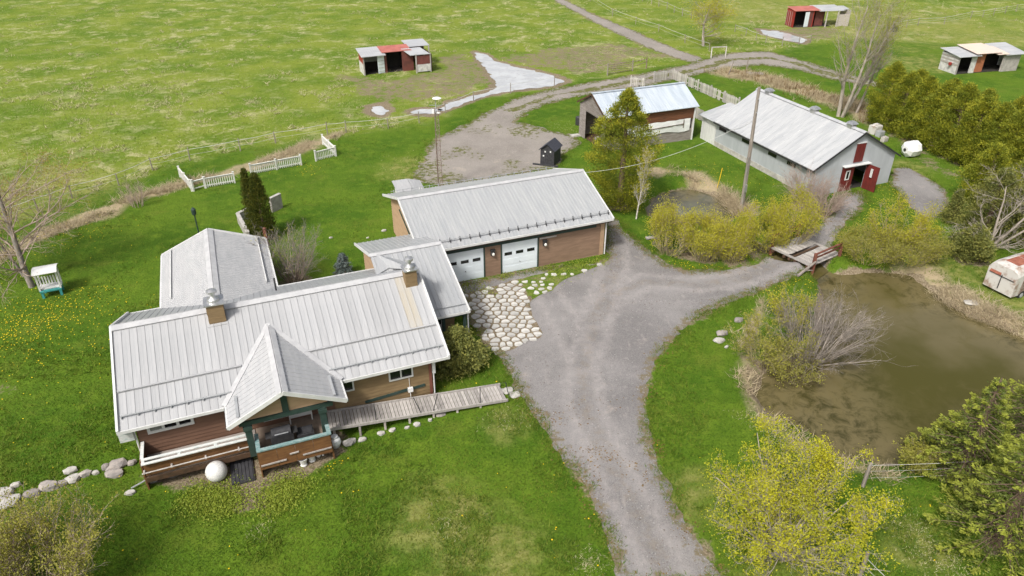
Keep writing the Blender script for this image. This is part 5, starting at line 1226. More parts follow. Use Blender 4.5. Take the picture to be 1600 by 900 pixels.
# white tank and scrap behind the barn
tk = thing('white_tank', 'white faceted plastic tank lying beside the cedar hedge near the barn', 'tank', at(1421,244), .35)
t = MB(); t.lathe([(.35,-.75),(.72,-.5),(.78,0),(.72,.5),(.35,.75)],8); t.v = [(z, x, y+.72) for x, y, z in t.v]; t.build('shell', 'white_plastic', tk)
t = MB(); t.tube((-.78,0,.72),(-.82,0,.72),.14,.14,10); t.build('cap', 'metal_dark', tk)
for lab, px, py, s_, mt in (('white battered appliance behind the barn gable',1366,208,.9,'old_white'),('grey scrap box behind the barn gable',1374,213,.6,'metal_grey'),('pale timber offcut pile below the scrap behind the barn',1381,221,.5,'wood_pale')):
    t = MB(); t.box(-s_*.6,s_*.6,-s_*.4,s_*.4,0,s_*.9); t.box(-s_*.5,s_*.55,-s_*.45,-s_*.4,.1,s_*.8); t.box(-s_*.3,s_*.3,-s_*.2,s_*.2,s_*.9,s_*1.05); o = t.build('scrap', mt, loc=at(px,py), rotz=.5); tag(o, lab, 'scrap')
o = MB().lathe([(.42,0),(.46,.1),(.46,.6),(.5,.65),(.4,.65)],14).build('feed_barrel', 'trim_green', loc=at(1396,49)); tag(o, 'dark green feed tub by the rail fence in the right hand field', 'tub')
o = MB().lathe([(.3,0),(.34,.05),(.34,.8),(.3,.85),(.1,.85)],12).build('blue_barrel', 'metal_dark', loc=at(904,195)); tag(o, 'dark barrel against the left corner of the machine shed', 'barrel')
t = MB()
for k in range(4): t.tube((-1.0,.2*k,.1+.05*k),(1.1,.2*k+.2,.12),.07,.05,6)
o = t.build('timber_pile', 'wood_pale', loc=at(1180,118)); tag(o, 'pile of pale timber beside the posts near the pen', 'timber', kind='stuff')

# ================================================================== plants
def tubes(segs, n=4):
    S = np.array([(*a, *b_, r0, r1) for a, b_, r0, r1, *_ in segs], float)
    P0, P1, R0, R1 = S[:,0:3], S[:,3:6], S[:,6], S[:,7]
    D = P1-P0; D /= np.maximum(np.linalg.norm(D, axis=1, keepdims=True), 1e-9)
    T = np.where(np.abs(D[:,2:3]) < .9, np.array([[0,0,1.]]), np.array([[1.,0,0]])); X = np.cross(D, T); X /= np.linalg.norm(X, axis=1, keepdims=True); Y = np.cross(D, X)
    an = 2*PI*np.arange(n)/n; ring = X[:,None,:]*np.cos(an)[None,:,None]+Y[:,None,:]*np.sin(an)[None,:,None]
    V0 = P0[:,None,:]+ring*R0[:,None,None]; V1 = P1[:,None,:]+ring*R1[:,None,None]
    verts = np.concatenate([V0, V1], 1).reshape(-1, 3); k = np.arange(n); f = np.stack([k, n+k, n+(k+1)%n, (k+1)%n], -1)
    quads = (f[None]+(2*n*np.arange(len(S)))[:,None,None]).reshape(-1, 4)
    return verts, quads
def leaves(C, size, aspect=.55, rng=None, axis=None, spread=1.0, tint=None):
    n = len(C); rng = rng or np.random.default_rng(1)
    A = rng.normal(size=(n,3)) if axis is None else axis+rng.normal(size=(n,3))*spread
    A /= np.linalg.norm(A, axis=1, keepdims=True); B = np.cross(A, rng.normal(size=(n,3))); B /= np.linalg.norm(B, axis=1, keepdims=True)
    s_ = (size*rng.uniform(.6,1.35,n))[:,None]
    v = np.stack([C-A*s_*.5, C+B*s_*aspect*.5, C+A*s_*.5, C-B*s_*aspect*.5], 1).reshape(-1,3)
    q = np.arange(4*n).reshape(-1,4)
    ti = np.repeat(tint if tint is not None else rng.random(n), 4)
    return v, q, ti
def grow(rng, p, d, L, r, lvl, cfg, segs, tips):
    ns = cfg['nseg'][lvl]; p = np.array(p, float); d = np.array(d, float); ml = len(cfg['nseg'])-1
    for i in range(ns):
        d = d+rng.normal(size=3)*cfg['wob'][lvl]; d[2] += cfg['trop'][lvl]; d /= np.linalg.norm(d)
        p1 = p+d*L/ns; ra_ = r*(1-.72*i/ns); rb2 = r*(1-.72*(i+1)/ns)
        segs.append((p.copy(), p1.copy(), ra_, rb2, lvl))
        if lvl == ml: tips.append(p1.copy())
        elif i >= cfg['start'][lvl]:
            for _ in range(rng.poisson(cfg['kids'][lvl]/max(1, ns-cfg['start'][lvl]))+(1 if i == ns-1 else 0)):
                ax = rng.normal(size=3); ax -= d*(ax@d); ax /= np.linalg.norm(ax); a = cfg['ang'][lvl]*rng.uniform(.6,1.3)
                dd2 = d*math.cos(a)+ax*math.sin(a)
                grow(rng, p+(p1-p)*rng.random(), dd2, L*cfg['len'][lvl]*rng.uniform(.65,1.2)*(1-.35*i/ns), max(rb2*cfg['rad'][lvl], .007), lvl+1, cfg, segs, tips)
        p = p1
def plant(name, label, cat, base, H, cfg, seed, bark, leafm=None, nleaf=0, lsize=.12, stems=1, spread=.0, lean=(0,0), r0=.12, group=None, twig=None, jit=.12, lasp=.6, base_r=.05, sx=1.0, dome=None):
    rng = np.random.default_rng(seed); segs = []; tips = []
    for k in range(stems):
        a = 2*PI*(k+rng.random()*.6)/stems; sp = spread*rng.uniform(.35,1.1)
        d = np.array([math.cos(a)*sp+lean[0], math.sin(a)*sp+lean[1], 1.0]); d /= np.linalg.norm(d)
        grow(rng, (math.cos(a)*base_r*(stems > 1), math.sin(a)*base_r*(stems > 1), -.15), d, H*cfg.get('l0',.8)*rng.uniform(.8,1.1), r0*rng.uniform(.7,1.1), 0, cfg, segs, tips)
    top = max(s_[1][2] for s_ in segs); k = H/top
    K = np.array([k*sx, k*sx, k])
    segs = [(a*K, b_*K, r_, q, l) for a, b_, r_, q, l in segs]; tips = np.array(tips)*K
    if dome:                        # keep the crown inside a rounded outline
        n0 = np.array([1/dome[0], 1/dome[0], 1/(H*.66)]); zc = np.array([0, 0, H*.36])
        inside = lambda p_: np.linalg.norm((p_-zc)*n0, axis=-1)+.10*np.sin(p_[...,0]*2.3+seed)+.10*np.sin(p_[...,1]*2.9+p_[...,2]*2)
        segs = [s_ for s_ in segs if inside(s_[1]) < (1.0 if s_[4] else 1.1)]; tips = tips[inside(tips) < 1.03]
    r = thing(name, label, cat, base, 0, group)
    lo = [s_ for s_ in segs if s_[4] == 0]; mi = [s_ for s_ in segs if s_[4] > 0]
    v, q = tubes(lo, 7); np_mesh('trunk' if stems == 1 else 'stems', v, q, bark, parent=r)
    if mi: v, q = tubes(mi, 3); np_mesh('branches', v, q, twig or bark, parent=r)
    if leafm and nleaf:
        pw_ = rng.random(len(tips))**2.5*np.clip(tips[:,2]/H, .05, 1)**.9; i = rng.choice(len(tips), nleaf, p=pw_/pw_.sum()); C = tips[i]+rng.normal(size=(nleaf,3))*jit
        cl = (np.sin(C[:,0]*2.1+seed)+np.sin(C[:,1]*2.3)+np.sin(C[:,2]*2.9))/6+.5
        v, q, ti = leaves(C, lsize, lasp, rng, tint=np.clip(cl*.7+rng.random(nleaf)*.3, 0, 1)); np_mesh('crown', v, q, leafm, ti, r)
    return r
TREE = dict(nseg=[7,5,4,3], wob=[.06,.14,.2,.25], trop=[.06,.10,.06,.04], start=[2,1,0,0], kids=[11,7,5,0], ang=[.75,.7,.7,.6], len=[.55,.5,.5,.5], rad=[.55,.6,.6,.6], l0=.95)
SHRUB = dict(nseg=[5,4,3], wob=[.10,.18,.25], trop=[.03,.04,.03], start=[1,0,0], kids=[8,5,0], ang=[.5,.55,.6], len=[.5,.45,.4], rad=[.6,.6,.6], l0=.9)
POPLAR = dict(nseg=[9,5,4,3], wob=[.03,.09,.14,.2], trop=[.04,.18,.10,.05], start=[2,1,0,0], kids=[20,6,4,0], ang=[.55,.5,.6,.6], len=[.36,.45,.5,.5], rad=[.42,.6,.6,.6], l0=.98)
BIGT = dict(nseg=[7,6,4,3], wob=[.07,.14,.2,.25], trop=[.05,.07,.04,.02], start=[1,1,0,0], kids=[16,9,5,0], ang=[.9,.75,.7,.6], len=[.62,.5,.5,.5], rad=[.5,.6,.6,.6], l0=.95)
DOME = dict(nseg=[5,5,4,3], wob=[.08,.12,.18,.25], trop=[.01,.05,.03,.02], start=[0,0,0,0], kids=[6,7,5,0], ang=[.7,.65,.7,.6], len=[.6,.5,.5,.5], rad=[.55,.6,.6,.6], l0=.8)
WIDE = dict(nseg=[5,5,4,3], wob=[.08,.14,.2,.25], trop=[.02,.06,.03,.02], start=[0,1,0,0], kids=[5,7,5,0], ang=[.85,.75,.7,.6], len=[.75,.5,.5,.5], rad=[.6,.6,.6,.6], l0=.75)

def conifer(name, label, base, H, W_, seed, leafm, n=420, per=26, cl=.32, ls=.15, shape='cone', droop=0.0, bark='bark_brown', group=None, up=.9, tops=None, cat='tree', lift=.0, mesh=None):
    r = thing(name, label, cat, base, random.Random(seed).uniform(0, 6.28), group)
    rng = np.random.default_rng(seed); C = []; A = []; T = []
    ang0 = rng.random(6)*6.28
    for k in range(n):
        t_ = rng.random()**(1.25 if shape == 'cone' else 1.0)
        a = rng.random()*2*PI
        if shape == 'cone': rad = (1-t_)**.8*(.82+.18*math.sin(3*a+ang0[0]+t_*5)*1.0)
        elif shape == 'column': rad = min(1, (1-t_)*2.0)**.7*(.45+.55*min(1, t_*3+.4))
        elif shape == 'egg': rad = (math.sin(PI*min(.999, .20+.80*t_))**.8)*(.74+.16*math.sin(2*a+ang0[1]+t_*7)+.14*math.sin(5*a+ang0[3]-t_*11))
        else:                 # layered
            lay = (t_*8)%1; rad = (1-t_)**.75*(.50+.50*(1-lay))*(.74+.26*math.sin(7*a+ang0[2]+math.floor(t_*8)*2.3))
        depth = 1-.42*rng.random()**2.2
        x = rad*W_/2*depth
        c = np.array([math.cos(a)*x, math.sin(a)*x, lift+H*(.03+.95*t_)-droop*x])
        m_ = max(6, int(per*rng.uniform(.6,1.3)))
        sc_2 = cl*(.55+.6*(1-t_))
        q = c+rng.normal(size=(m_,3))*np.array([sc_2,sc_2,sc_2*(.38 if shape == 'layer' else .62)])*.6
        out_ = np.array([math.cos(a), math.sin(a), up-droop*1.6])
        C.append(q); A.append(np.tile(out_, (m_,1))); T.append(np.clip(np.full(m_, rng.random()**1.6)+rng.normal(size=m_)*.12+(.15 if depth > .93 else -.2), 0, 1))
    C = np.vstack(C); A = np.vstack(A); T = np.concatenate(T)
    v, q, ti = leaves(C, ls*(1.5 if shape == 'layer' else 1), .26 if shape == 'layer' else .42, rng, A, .6, T); np_mesh('crown', v, q, leafm, ti, r)
    segs = [(np.array([0,0,-.2]), np.array([0,0,H*.5]), W_*.045+.05, W_*.03+.03, 0), (np.array([0,0,H*.5]), np.array([0,0,H*.96]), W_*.03+.03, .015, 0)]
    for k in range(40):
        t_ = rng.random()*.85+.05; a = rng.random()*2*PI; x = (1-t_)**.8*W_/2*.85
        segs.append((np.array([0,0,lift+H*t_]), np.array([math.cos(a)*x, math.sin(a)*x, lift+H*t_+x*(.25-droop)]), .03, .008, 1))
    v, q = tubes(segs, 5); np_mesh('trunk', v, q, bark, parent=r)
    return r
def spruce(name, label, base, H, W_, seed, leafm, group=None):
    r = thing(name, label, 'tree', base, 0, group); rng = np.random.default_rng(seed); C = []; A = []; T = []; segs = [(np.array([0,0,-.2]), np.array([0,0,H*.97]), W_*.05+.04, .02, 0)]
    lev = int(H*3.2)
    for l in range(lev):
        t_ = (l+rng.random()*.5)/lev; R_ = W_/2*(1-t_)**.72*rng.uniform(.85,1.1); nb = max(4, int(11*(1-t_)**.5))
        for k in range(nb):
            a = 2*PI*(k+rng.random()*.7)/nb+l*1.1; L_ = R_*rng.uniform(.65,1.12); o = np.array([math.cos(a), math.sin(a), 0]); sd_ = np.array([-math.sin(a), math.cos(a), 0])
            z0 = H*(.06+.92*t_); m_ = int(46+95*L_/2.2); sA = .18+.82*np.sqrt(rng.random(m_)); wid = (.34*L_+.10)*(1-sA**1.6)+.07
            lat = rng.normal(size=m_)*wid*.55; hgt = -.22*L_*sA+.20*L_*sA**2.5-.06*np.abs(lat)
            C.append(o*(sA*L_)[:,None]+sd_*lat[:,None]+np.array([0,0,1])*(z0+hgt+rng.normal(size=m_)*.035)[:,None])
            A.append(o*.9+sd_*(np.sign(lat)*.7)[:,None]+np.array([0,0,.15])); T.append(np.clip((sA-.58)*2.2+rng.normal(size=m_)*.15+rng.normal()*.15, 0, 1))
            segs.append((np.array([0,0,z0]), o*L_*.9+np.array([0,0,z0-.08*L_]), .025, .008, 1))
    C = np.vstack(C); A = np.vstack(A); T = np.concatenate(T); v, q, ti = leaves(C, .15, .34, rng, A, .35, T); np_mesh('crown', v, q, leafm, ti, r)
    v, q = tubes(segs, 5); np_mesh('trunk', v, q, 'bark_brown', parent=r); return r
def copy_tree(src, label, base, sc_3, rot):
    c = src.copy(); col.objects.link(c); c.location = base; c.rotation_euler = (0,0,rot); c.scale = sc_3; c['label'] = label
    for ch in src.children:
        k = ch.copy(); col.objects.link(k); k.parent = c
    return c
def hh(base, py): return rise(base.x, base.y, py)-base.z

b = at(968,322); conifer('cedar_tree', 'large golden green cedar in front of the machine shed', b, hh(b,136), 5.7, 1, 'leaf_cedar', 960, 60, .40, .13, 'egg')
b = at(994,342); plant('birch_tree', 'slender pale birch just coming into leaf beside the large cedar', 'tree', b, hh(b,228), POPLAR, 2, 'bark_birch', 'leaf_willow', 1500, .09, r0=.09, jit=.15)
b = at(401,372); conifer('columnar_cedar', 'thin left one of the twin columnar cedars behind the wing', b, hh(b,262), .85, 3, 'leaf_cedar_dark', 420, 24, .22, .12, 'column', group='twin columnar cedars', up=2.2)
b = at(415,373); conifer('columnar_cedar', 'broader right one of the twin columnar cedars behind the wing', b, hh(b,269), 1.35, 4, 'leaf_cedar_dark', 620, 26, .25, .12, 'column', group='twin columnar cedars', up=2.2)
b = at(538,430); conifer('blue_spruce', 'small blue spruce in the lawn behind the house ridge', b, hh(b,396), 1.7, 5, 'leaf_blue', 260, 22, .2, .11, 'layer', .15, up=.3)
b = at(716,572); conifer('juniper', 'sprawling dark green juniper between the house end and the flagstones', b, hh(b,512), 3.3, 6, 'leaf_juniper', 700, 26, .34, .15, 'egg', .25, up=.15, cat='shrub')
# the cedar hedge
hed = [(1378,196,96),(1402,206,112),(1428,218,118),(1455,230,126),(1482,243,130),(1510,256,148),(1538,268,160),(1566,280,168),(1596,292,176),(1622,305,190),(1420,186,108),(1470,202,122),(1522,220,138),(1572,240,150),(1610,255,165)]
hl = ['tall cedar at the barn end of the hedge','second cedar from the barn end of the hedge','third cedar from the barn end of the hedge','fourth cedar from the barn end of the hedge','middle cedar of the hedge front row','sixth cedar from the barn end of the hedge','seventh cedar from the barn end of the hedge','eighth cedar from the barn end of the hedge','cedar of the hedge front row at the right picture edge','last cedar of the hedge just past the picture edge','first cedar of the hedge back row','second cedar of the hedge back row','third cedar of the hedge back row','fourth cedar of the hedge back row','back row hedge cedar at the right picture edge']
protos = []
for k, (px, py, ty) in enumerate(hed):
    b = at(px, py); H_ = hh(b, ty)
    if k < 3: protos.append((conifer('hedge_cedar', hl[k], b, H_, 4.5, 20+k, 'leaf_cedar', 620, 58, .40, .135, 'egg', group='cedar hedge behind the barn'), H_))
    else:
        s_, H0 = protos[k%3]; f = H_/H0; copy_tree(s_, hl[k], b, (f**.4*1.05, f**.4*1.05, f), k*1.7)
# bare and budding trees
b = at(50,448); plant('bare_tree', 'tall bare tree leaning left with orange buds at the left edge', 'tree', b, hh(b,190), BIGT, 31, 'bark_grey', 'leaf_bud', 9000, .07, lean=(-.16,.05), r0=.24, jit=.2, sx=1.25, twig='twig_pinkish')
b = at(38,432); plant('bare_tree', 'thinner second bare trunk beside the leaning tree at the left edge', 'tree', b, hh(b,215), BIGT, 32, 'bark_grey', 'leaf_bud', 5000, .07, lean=(-.3,.2), r0=.13, jit=.2, twig='twig_pinkish')
b = at(1099,72); plant('willow_tree', 'pale yellow budding tree at the top beside the post fence', 'tree', b, hh(b,-16), BIGT, 33, 'bark_pale', 'leaf_willow', 7000, .13, r0=.28, lean=(.03,0), jit=.3, sx=1.9)
b = at(1313,182); plant('poplar_tree', 'tall pale bare poplar with forked trunks behind the barn', 'tree', b, hh(b,-45), POPLAR, 34, 'bark_pale', 'leaf_willow_dull', 6500, .10, stems=3, spread=.2, lean=(.06,.0), r0=.2, jit=.4, base_r=.2, sx=1.35)
b = at(1338,176); plant('poplar_tree', 'slimmer bare poplar to the right of the fork trunked one', 'tree', b, hh(b,20), POPLAR, 35, 'bark_pale', 'leaf_willow_dull', 2200, .09, lean=(.16,.0), r0=.13, jit=.2)
b = at(1545,388); plant('bare_tree', 'pale bare spreading tree in front of the dark cedars at the right edge', 'tree', b, hh(b,228), WIDE, 36, 'bark_pale', None, 0, stems=4, spread=.4, r0=.14, lean=(0,-.28), sx=1.1)
b = at(1536,368); conifer('cedar_shrub', 'dark bushy cedar behind the pale bare tree', b, hh(b,262), 4.2, 37, 'leaf_juniper', 520, 50, .4, .13, 'egg', up=.6)
b = at(1598,380); conifer('cedar_shrub', 'dark bushy cedar at the right picture edge above the derelict van', b, hh(b,270), 4.4, 38, 'leaf_juniper', 800, 26, .42, .17, 'egg', up=.6)
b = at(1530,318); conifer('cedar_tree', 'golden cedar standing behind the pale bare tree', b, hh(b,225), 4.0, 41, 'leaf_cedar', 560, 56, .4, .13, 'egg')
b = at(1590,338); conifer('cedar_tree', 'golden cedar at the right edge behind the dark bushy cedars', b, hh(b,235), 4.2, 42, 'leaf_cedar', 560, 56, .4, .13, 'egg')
b = at(1512,404); conifer('cedar_shrub', 'low olive cedar bush left of the derelict van', b, hh(b,352), 3.0, 39, 'leaf_juniper', 520, 24, .36, .16, 'egg', up=.5, cat='shrub')
b = at(1486,345); conifer('cedar_shrub', 'small dark cedar beside the gravel lane right of the barn', b, hh(b,296), 1.6, 40, 'leaf_juniper', 280, 24, .28, .14, 'cone', up=.5, cat='shrub')
# budding willow bushes
bushes = [(1048,392,310,.75,'leftmost yellow budding willow bush by the gravel'),(1100,402,314,.8,'second yellow budding willow bush by the gravel'),(1140,404,325,.6,'brownish willow bush low between the yellow ones'),(1188,392,306,.8,'third yellow willow bush in front of the utility pole'),(1236,376,288,.8,'yellow willow bush nearest the bridge'),
 (1348,425,352,.9,'willow bush at the right end of the bridge'),(1392,385,302,.9,'tallest yellow willow bush in front of the barn door'),(1412,430,355,.8,'olive willow bush leaning over the pond inlet')]
for k, (px, py, ty, sp, lab) in enumerate(bushes):
    b = at(px, py); plant('willow_bush', lab, 'bush', b, max(1.3, hh(b, ty)), SHRUB, 50+k, 'twig_olive', 'leaf_willow' if 'yellow' in lab else 'leaf_willow_dull', 11000 if 'small' not in lab else 4000, .085, stems=34, spread=sp, r0=.03, group='budding willow bushes along the creek', twig='twig_olive' if k % 2 else 'twig_pinkish', base_r=.8, jit=.18, dome=(1.3 if k == 2 else 1.75 if k < 5 else 2.25,), sx=1.0 if k < 5 else 1.2)
for k, (px, py, ty, lab, bud) in enumerate(((1256,322,250,'bare pinkish shrub against the barn corner',0),(1290,334,278,'smaller bare pinkish shrub right of the barn corner shrub',0),(460,440,342,'bare grey shrub with a few green buds beside the wing',700),(216,322,278,'small reddish bare shrub in the ditch left of the picket fence',0))):
    b = at(px, py); plant('bare_shrub', lab, 'shrub', b, hh(b, ty), SHRUB, 70+k, 'twig_pinkish', 'leaf_willow_dull' if bud else None, bud, .08, stems=36 if k != 3 else 10, spread=.6 if k != 3 else .3, r0=.03, twig='bark_grey' if k == 2 else 'twig_pinkish', base_r=.4)
b = at(1262,570); plant('bare_shrub', 'large grey bare shrub arching over the left shore of the pond', 'shrub', b, hh(b,458), SHRUB, 80, 'bark_pale', None, 0, stems=44, spread=1.0, r0=.035, twig='bark_grey', base_r=.6, lean=(.15,0))
b = at(1292,535); plant('bare_shrub', 'grey bare shrub reaching out over the pond water', 'shrub', b, hh(b,470), SHRUB, 81, 'bark_pale', None, 0, stems=16, spread=.9, r0=.03, twig='bark_pale', base_r=.4, lean=(.35,0))
for k, (px, py, ty, lab) in enumerate(((1195,572,500,'green leafing bush left of the grey pond shrub'),(1232,505,455,'yellow green bush behind the grey pond shrub'),(1228,598,540,'low green bush at the pond edge under the grey shrub'),(1430,735,700,'low leafy bush at the near end of the pond'))):
    b = at(px, py); plant('green_bush', lab, 'bush', b, max(1.0, hh(b, ty)), SHRUB, 84+k, 'twig_olive', 'leaf_willow_dull' if k != 1 else 'leaf_willow', 3000, .10, stems=16, spread=.8, r0=.025, base_r=.5 if k < 3 else .06, group='leafing bushes on the pond bank')
b = at(70,935); plant('budding_bush', 'large bronze green budding bush at the lower left corner', 'bush', b, hh(b,812), SHRUB, 90, 'twig_olive', 'leaf_willow_dull', 16000, .085, stems=46, spread=.85, r0=.03, base_r=.8, twig='twig_pinkish')
b = at(-20,915); plant('budding_bush', 'bronze green budding bush cut by the left picture edge', 'bush', b, hh(b,812), SHRUB, 91, 'twig_olive', 'leaf_willow_dull', 9000, .085, stems=30, spread=.8, r0=.03, base_r=.6, twig='twig_pinkish')
b = at(1222,872); plant('maple_tree', 'spreading maple with fresh yellow leaves at the lower right', 'tree', b, hh(b,652)*.92, DOME, 92, 'bark_pale', 'leaf_maple', 30000, .078, stems=11, spread=.75, r0=.07, jit=.13, base_r=.05, dome=(3.15,), sx=1.15)
for k, (px, py, ty, w, lab) in enumerate(((1500,745,585,3.6,'bright green spruce leaning over the pond, nearest the water'),(1585,730,548,4.2,'tall spruce at the right picture edge beside the pond'),(1560,850,660,4.6,'large spruce in front at the lower right edge'),(1460,715,648,2.2,'small spruce at the left of the group by the pond'))):
    b = at(px, py); spruce('spruce_tree', lab, b, hh(b, ty), w*1.25, 95+k, 'leaf_spruce', 'spruces by the pond')

# ground cover that nobody could count
def clear_of(P, m=.15):
    ok = np.ones(len(P), bool)
    for q in (drive, barnlane, patio_poly): ok &= sdf(P, q) < -m
    ok &= np.maximum(sdf(P, pond), sdf(P, small)) < -.5
    u = P@np.array([U.x,U.y]); v = P@np.array([V.x,V.y])
    for a, b_, c, d in ((-6.3,7.4,27.3,38.4),(-4.8,.7,38,44.8),(6.6,10.2,32,42),(10,22.7,39.4,48.4),(32,41.7,57.2,62.6),(42.5,51,41.8,57.4),(1.8,10.6,27.1,29),(-1.5,1.9,26.3,28)):
        ok &= ~((u > a) & (u < b_) & (v > c) & (v < d))
    return ok
def blades(name, label, cat, P, h, w, mat, rng, lean=.5, per=1, tint=None):
    P = np.repeat(P, per, 0)+rng.normal(size=(len(P)*per,2))*(.10 if per > 1 else 0); n = len(P); z = ground_z(P)
    a = rng.random(n)*2*PI; hh_ = h*rng.uniform(.5,1.3,n); ln = rng.normal(size=(n,2))*lean*hh_[:,None]
    dx = np.column_stack([np.cos(a), np.sin(a)])*w*.5
    v = np.empty((n,3,3)); v[:,0,:2] = P-dx; v[:,1,:2] = P+dx; v[:,0,2] = v[:,1,2] = z-.01; v[:,2,:2] = P+ln; v[:,2,2] = z+hh_
    ti = np.repeat(tint if tint is not None else rng.random(n)**2, 3) if tint is None or len(tint) == n else np.repeat(np.repeat(tint, per), 3)
    o = np_mesh(name, v.reshape(-1,3), np.arange(3*n).reshape(-1,3), mat, ti, nside=3); return tag(o, label, cat, kind='stuff')
rg = np.random.default_rng(77)
def scatter_px(n, x0, x1, y0, y1):          # even over the picture, so near and far ground get the same grain
    q = np.column_stack([rg.uniform(x0,x1,n), rg.uniform(y0,y1,n)])
    return np.array([G(a, b_)[:2] for a, b_ in q])
P = scatter_px(230000, -60, 1660, 150, 960); pas_, st_, di_, de_ = masks(P); ok = clear_of(P) & (pas_ < .5) & (di_ < .35) & (sdf(P, yard) < 0)
n5 = vn(P, .35)*.6+vn(P, 1.3)*.4
P_l = P[ok]; t_l = np.clip((n5[ok]-.35)*1.1+de_[ok]*.6+rg.random(ok.sum())*.35, 0, 1)
blades('lawn_grass', 'short bright green lawn grass around the house', 'grass', P_l, .095, .036, 'grass_blade', rg, .7, 1, t_l)
tf = P_l[(vn(P_l, .5) > .62) & (rg.random(len(P_l)) < .22)]
blades('grass_tufts', 'darker longer grass tufts in the lawn', 'grass', tf, .16, .04, 'grass_blade', rg, .8, 4)
def strawspots(L_): return np.vstack([spots(x, y, r, n) for x, y, r, n in L_])
def spots(cx, cy, r, n): g = G(cx, cy); n = max(1, n); return np.array([g.x, g.y])+rg.normal(size=(n,2))*r
blades('dry_turf', 'small bleached patches of dead turf in the lawns', 'dry grass', strawspots([(1437,725,.5,120),(1430,830,.5,160),(1455,870,.6,160),(1492,878,.5,220),(920,880,.35,160),(1010,300,.5,60),(1395,815,.3,60),(795,655,.6,120),(700,822,.5,90),(1180,655,.4,110),(880,200,1.2,120),(870,225,1.0,100),(640,258,1.5,200),(690,275,1.0,90),(405,830,.25,60),(1285,705,.5,80),(940,78,1.5,420),(930,103,1.6,420),(965,82,1.0,160),(1010,88,.8,90),(600,120,1.5,120)]), .07, .03, 'straw_pale', rg, 1.2, 2)
P = scatter_px(80000, -60, 1660, -20, 330); pas_, st_, di_, de_ = masks(P); ok = (pas_ > .5) & (di_ < .4)
n5 = vn(P, .25)*.5+vn(P, .9)*.5; ok &= np.all([sdf(P, q) < -.3 for q in (puddle, puddle2, puddle3, puddle4, track2)], axis=0)
P_f = P[ok]; nf = n5[ok]
blades('pasture_grass', 'rough pasture grass beyond the wire fence', 'grass', P_f, .13, .07, 'grass_field', rg, .7, 1, np.clip((nf-.42)*2.2+rg.random(len(nf))*.4, 0, 1))
tuft = P_f[(fbm(P_f, .38, 5)+.16*(vn(P_f, .06)-.5) > .10) & (rg.random(len(nf)) < .42)]
blades('straw_tufts', 'pale dead grass tufts scattered over the pasture', 'dry grass', tuft, .24, .06, 'straw_pale', rg, 1.2, 6)
# dead reeds along ditch, banks and behind the barn
def along(pl, w, n):
    s_ = np.linalg.norm(np.diff(pl, axis=0), axis=1); i = rg.choice(len(s_), n, p=s_/s_.sum()); t_ = rg.random(n)[:,None]
    return pl[i]+(pl[i+1]-pl[i])*t_+rg.normal(size=(n,2))*w*.5
for lab, pl, w, n, h in (('dead reeds lying along the ditch beside the picket fence', ditch, 1.0, 1900, .42),('tall dead brush and reeds behind the barn', reed2, 2.4, 3000, .5),('dead reeds fringing the small pond', reed3, .8, 1500, .5),('dead grass fringing the far bank of the pond', bank1, 1.9, 2400, .32),('dead grass fringing the near bank of the pond', bank2, .8, 500, .3)):
    q = along(pl, w, n); q = q[np.maximum(sdf(q, pond), sdf(q, small)) < .35]; q = q[vn(q, .55) > .40]; blades('dead_reeds', lab, 'reeds', q, h, .04, 'straw', rg, 1.0, 4)
q = along(reed2, 2.4, 350); blades('brush_stems', 'brown brush stems standing among the reeds behind the barn', 'brush', q, .8, .04, 'litter', rg, .35, 3)
# dandelions
def spots(cx, cy, r, n): g = G(cx, cy); n = max(1, n); return np.array([g.x, g.y])+rg.normal(size=(n,2))*r
D = [spots(60,497,1.9,360), spots(15,520,1.5,200), spots(110,480,1.3,90), spots(85,540,2.5,90), spots(160,530,4,90), spots(1120,412,1.3,150), spots(1180,405,1.3,110), spots(1060,418,.8,60), spots(1400,292,1.0,110), spots(1310,322,1.0,90), spots(1120,280,2.6,200), spots(120,370,2.0,120), spots(520,720,.25,22), spots(480,262,1.2,60), spots(1240,440,1.0,60)]
q = scatter_px(150, 0, 1600, 420, 900); D.append(q); D = np.vstack(D); pas_, st_, di_, de_ = masks(D); D = D[clear_of(D) & (di_ < .4)]
C = np.column_stack([D, ground_z(D)+.07]); an = 2*PI*np.arange(6)/6; rr_ = rg.uniform(.018,.038,len(C))
vv = C[:,None,:]+np.stack([np.cos(an), np.sin(an), np.zeros(6)], -1)[None]*rr_[:,None,None]; vv[:,:,2] += rg.normal(size=(len(C),6))*.006
o = np_mesh('dandelions', vv.reshape(-1,3), np.arange(6*len(C)).reshape(-1,6), 'dandelion', parent=None, nside=6); tag(o, 'yellow dandelion flowers dotting the lawn', 'dandelions', kind='stuff')
# leafy ground cover in the front beds and weeds at the wall feet
def cover(name, label, pts, n, s_, mat, h=.16):
    Q = np.vstack([spots(x, y, r, int(n*r)) for x, y, r in pts]); C = np.column_stack([Q, ground_z(Q)+rg.random(len(Q))*h])
    v, q, ti = leaves(C, s_, .7, rg, np.array([0,0,.3]), 1.0); o = np_mesh(name, v, q, mat, ti); tag(o, label, 'ground cover', kind='stuff')
cover('ground_cover', 'low leafy ground cover in the bed below the balcony', [(338,772,.6),(352,786,.5),(310,775,.5),(440,765,.6),(455,758,.45),(430,782,.5)], 4200, .075, 'leaf_green')
cover('weeds', 'green weeds along the foot of the garage wall and flagstones', [(790,432,.3),(860,420,.4),(905,414,.5),(935,408,.4),(730,450,.5),(870,428,.5),(760,455,.4),(745,520,.3)], 900, .08, 'leaf_green', .10)
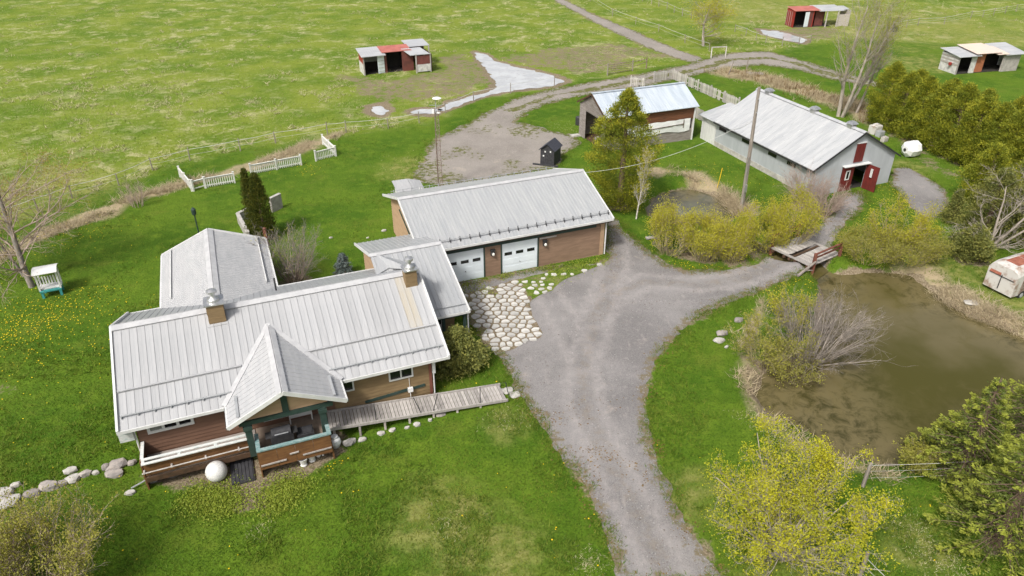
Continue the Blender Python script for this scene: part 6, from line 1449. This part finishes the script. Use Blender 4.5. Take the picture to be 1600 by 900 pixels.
# dark leaf litter and clods blown along the drive edges
E2 = []
for pl in (drive,):
    s_ = np.linalg.norm(np.diff(np.vstack([pl, pl[:1]]), axis=0), axis=1); pc = np.vstack([pl, pl[:1]]); i = rg.choice(len(s_), 5200, p=s_/s_.sum()); t_ = rg.random(5200)[:,None]
    E2.append(pc[i]+(pc[i+1]-pc[i])*t_+rg.normal(size=(5200,2))*.38)
E2.append(spots(990,690,1.3,700)); E2.append(spots(850,640,.9,380)); E2.append(spots(935,720,1.2,300))
E2 = np.vstack(E2); E2 = E2[(vn(E2, .9) > .42)]; u_, v_ = E2@np.array([U.x,U.y]), E2@np.array([V.x,V.y]); E2 = E2[~((u_ < 10.6) & (v_ < 30) & (v_ > 26)) & (sdf(E2, drive) > -.6) & (np.abs(ground_z(E2)) < .12)]
C = np.column_stack([E2, ground_z(E2)+.035]); v, q, ti = leaves(C, .09, .8, rg, None); v[:,2] = np.repeat(C[:,2], 4)+(v[:,2]-np.repeat(C[:,2], 4))*.3
o = np_mesh('leaf_litter', v, q, 'litter', ti); tag(o, 'brown leaf litter along the edges of the gravel drive', 'leaf litter', kind='stuff')

# grass creeping into the drive, loose stones on it
def edge_pts(pl, n, w):
    pc = np.vstack([pl, pl[:1]]); s_ = np.linalg.norm(np.diff(pc, axis=0), axis=1); i = rg.choice(len(s_), n, p=s_/s_.sum()); return pc[i]+(pc[i+1]-pc[i])*rg.random(n)[:,None]+rg.normal(size=(n,2))*w
q = np.vstack([edge_pts(drive, 9000, .30), edge_pts(yard, 5000, .5), edge_pts(barnlane, 1200, .3)]); q = q[(vn(q, .8) > .38) & (sdf(q, drive) < .55)]
u_, v_ = q@np.array([U.x,U.y]), q@np.array([V.x,V.y]); q = q[~((u_ > 9) & (u_ < 23) & (v_ > 39.2) & (v_ < 49)) & ~((u_ < 10.8) & (v_ < 29.2)) & (ground_z(q) > -.2)]
blades('verge_grass', 'ragged grass creeping over the edges of the gravel', 'grass', q, .11, .04, 'grass_blade', rg, .9, 4)
bx0, bx1, by0, by1 = bbox(drive); q = np.column_stack([rg.uniform(bx0,bx1,30000), rg.uniform(by0,by1,30000)]); q = q[(sdf(q, drive) > .1) & (sdf(q, patio_poly) < 0)]; q = q[(vn(q, .7)+rg.random(len(q))*.6 > .75)][:9000]
C = np.column_stack([q, ground_z(q)+.03]); sz = rg.uniform(.012,.038,len(C)); O = np.array([(1,0,0),(0,1,0),(-1,0,0),(0,-1,0),(0,0,.8),(0,0,-.8)])
vv = (C[:,None,:]+O[None]*sz[:,None,None]*rg.uniform(.7,1.3,(len(C),6,1))); f = np.array([(0,1,4),(1,2,4),(2,3,4),(3,0,4),(1,0,5),(2,1,5),(3,2,5),(0,3,5)])
leafmat('pebble', (.42,.40,.39), (.20,.185,.175), (.12,.085,.06), trans=0, rough=.9)
o = np_mesh('loose_gravel', vv.reshape(-1,3), (f[None]+(6*np.arange(len(C)))[:,None,None]).reshape(-1,3), 'pebble', np.repeat((rg.random(len(C)) > .75)*.8, 6), nside=3); tag(o, 'loose stones scattered on the gravel drive', 'gravel', kind='stuff')
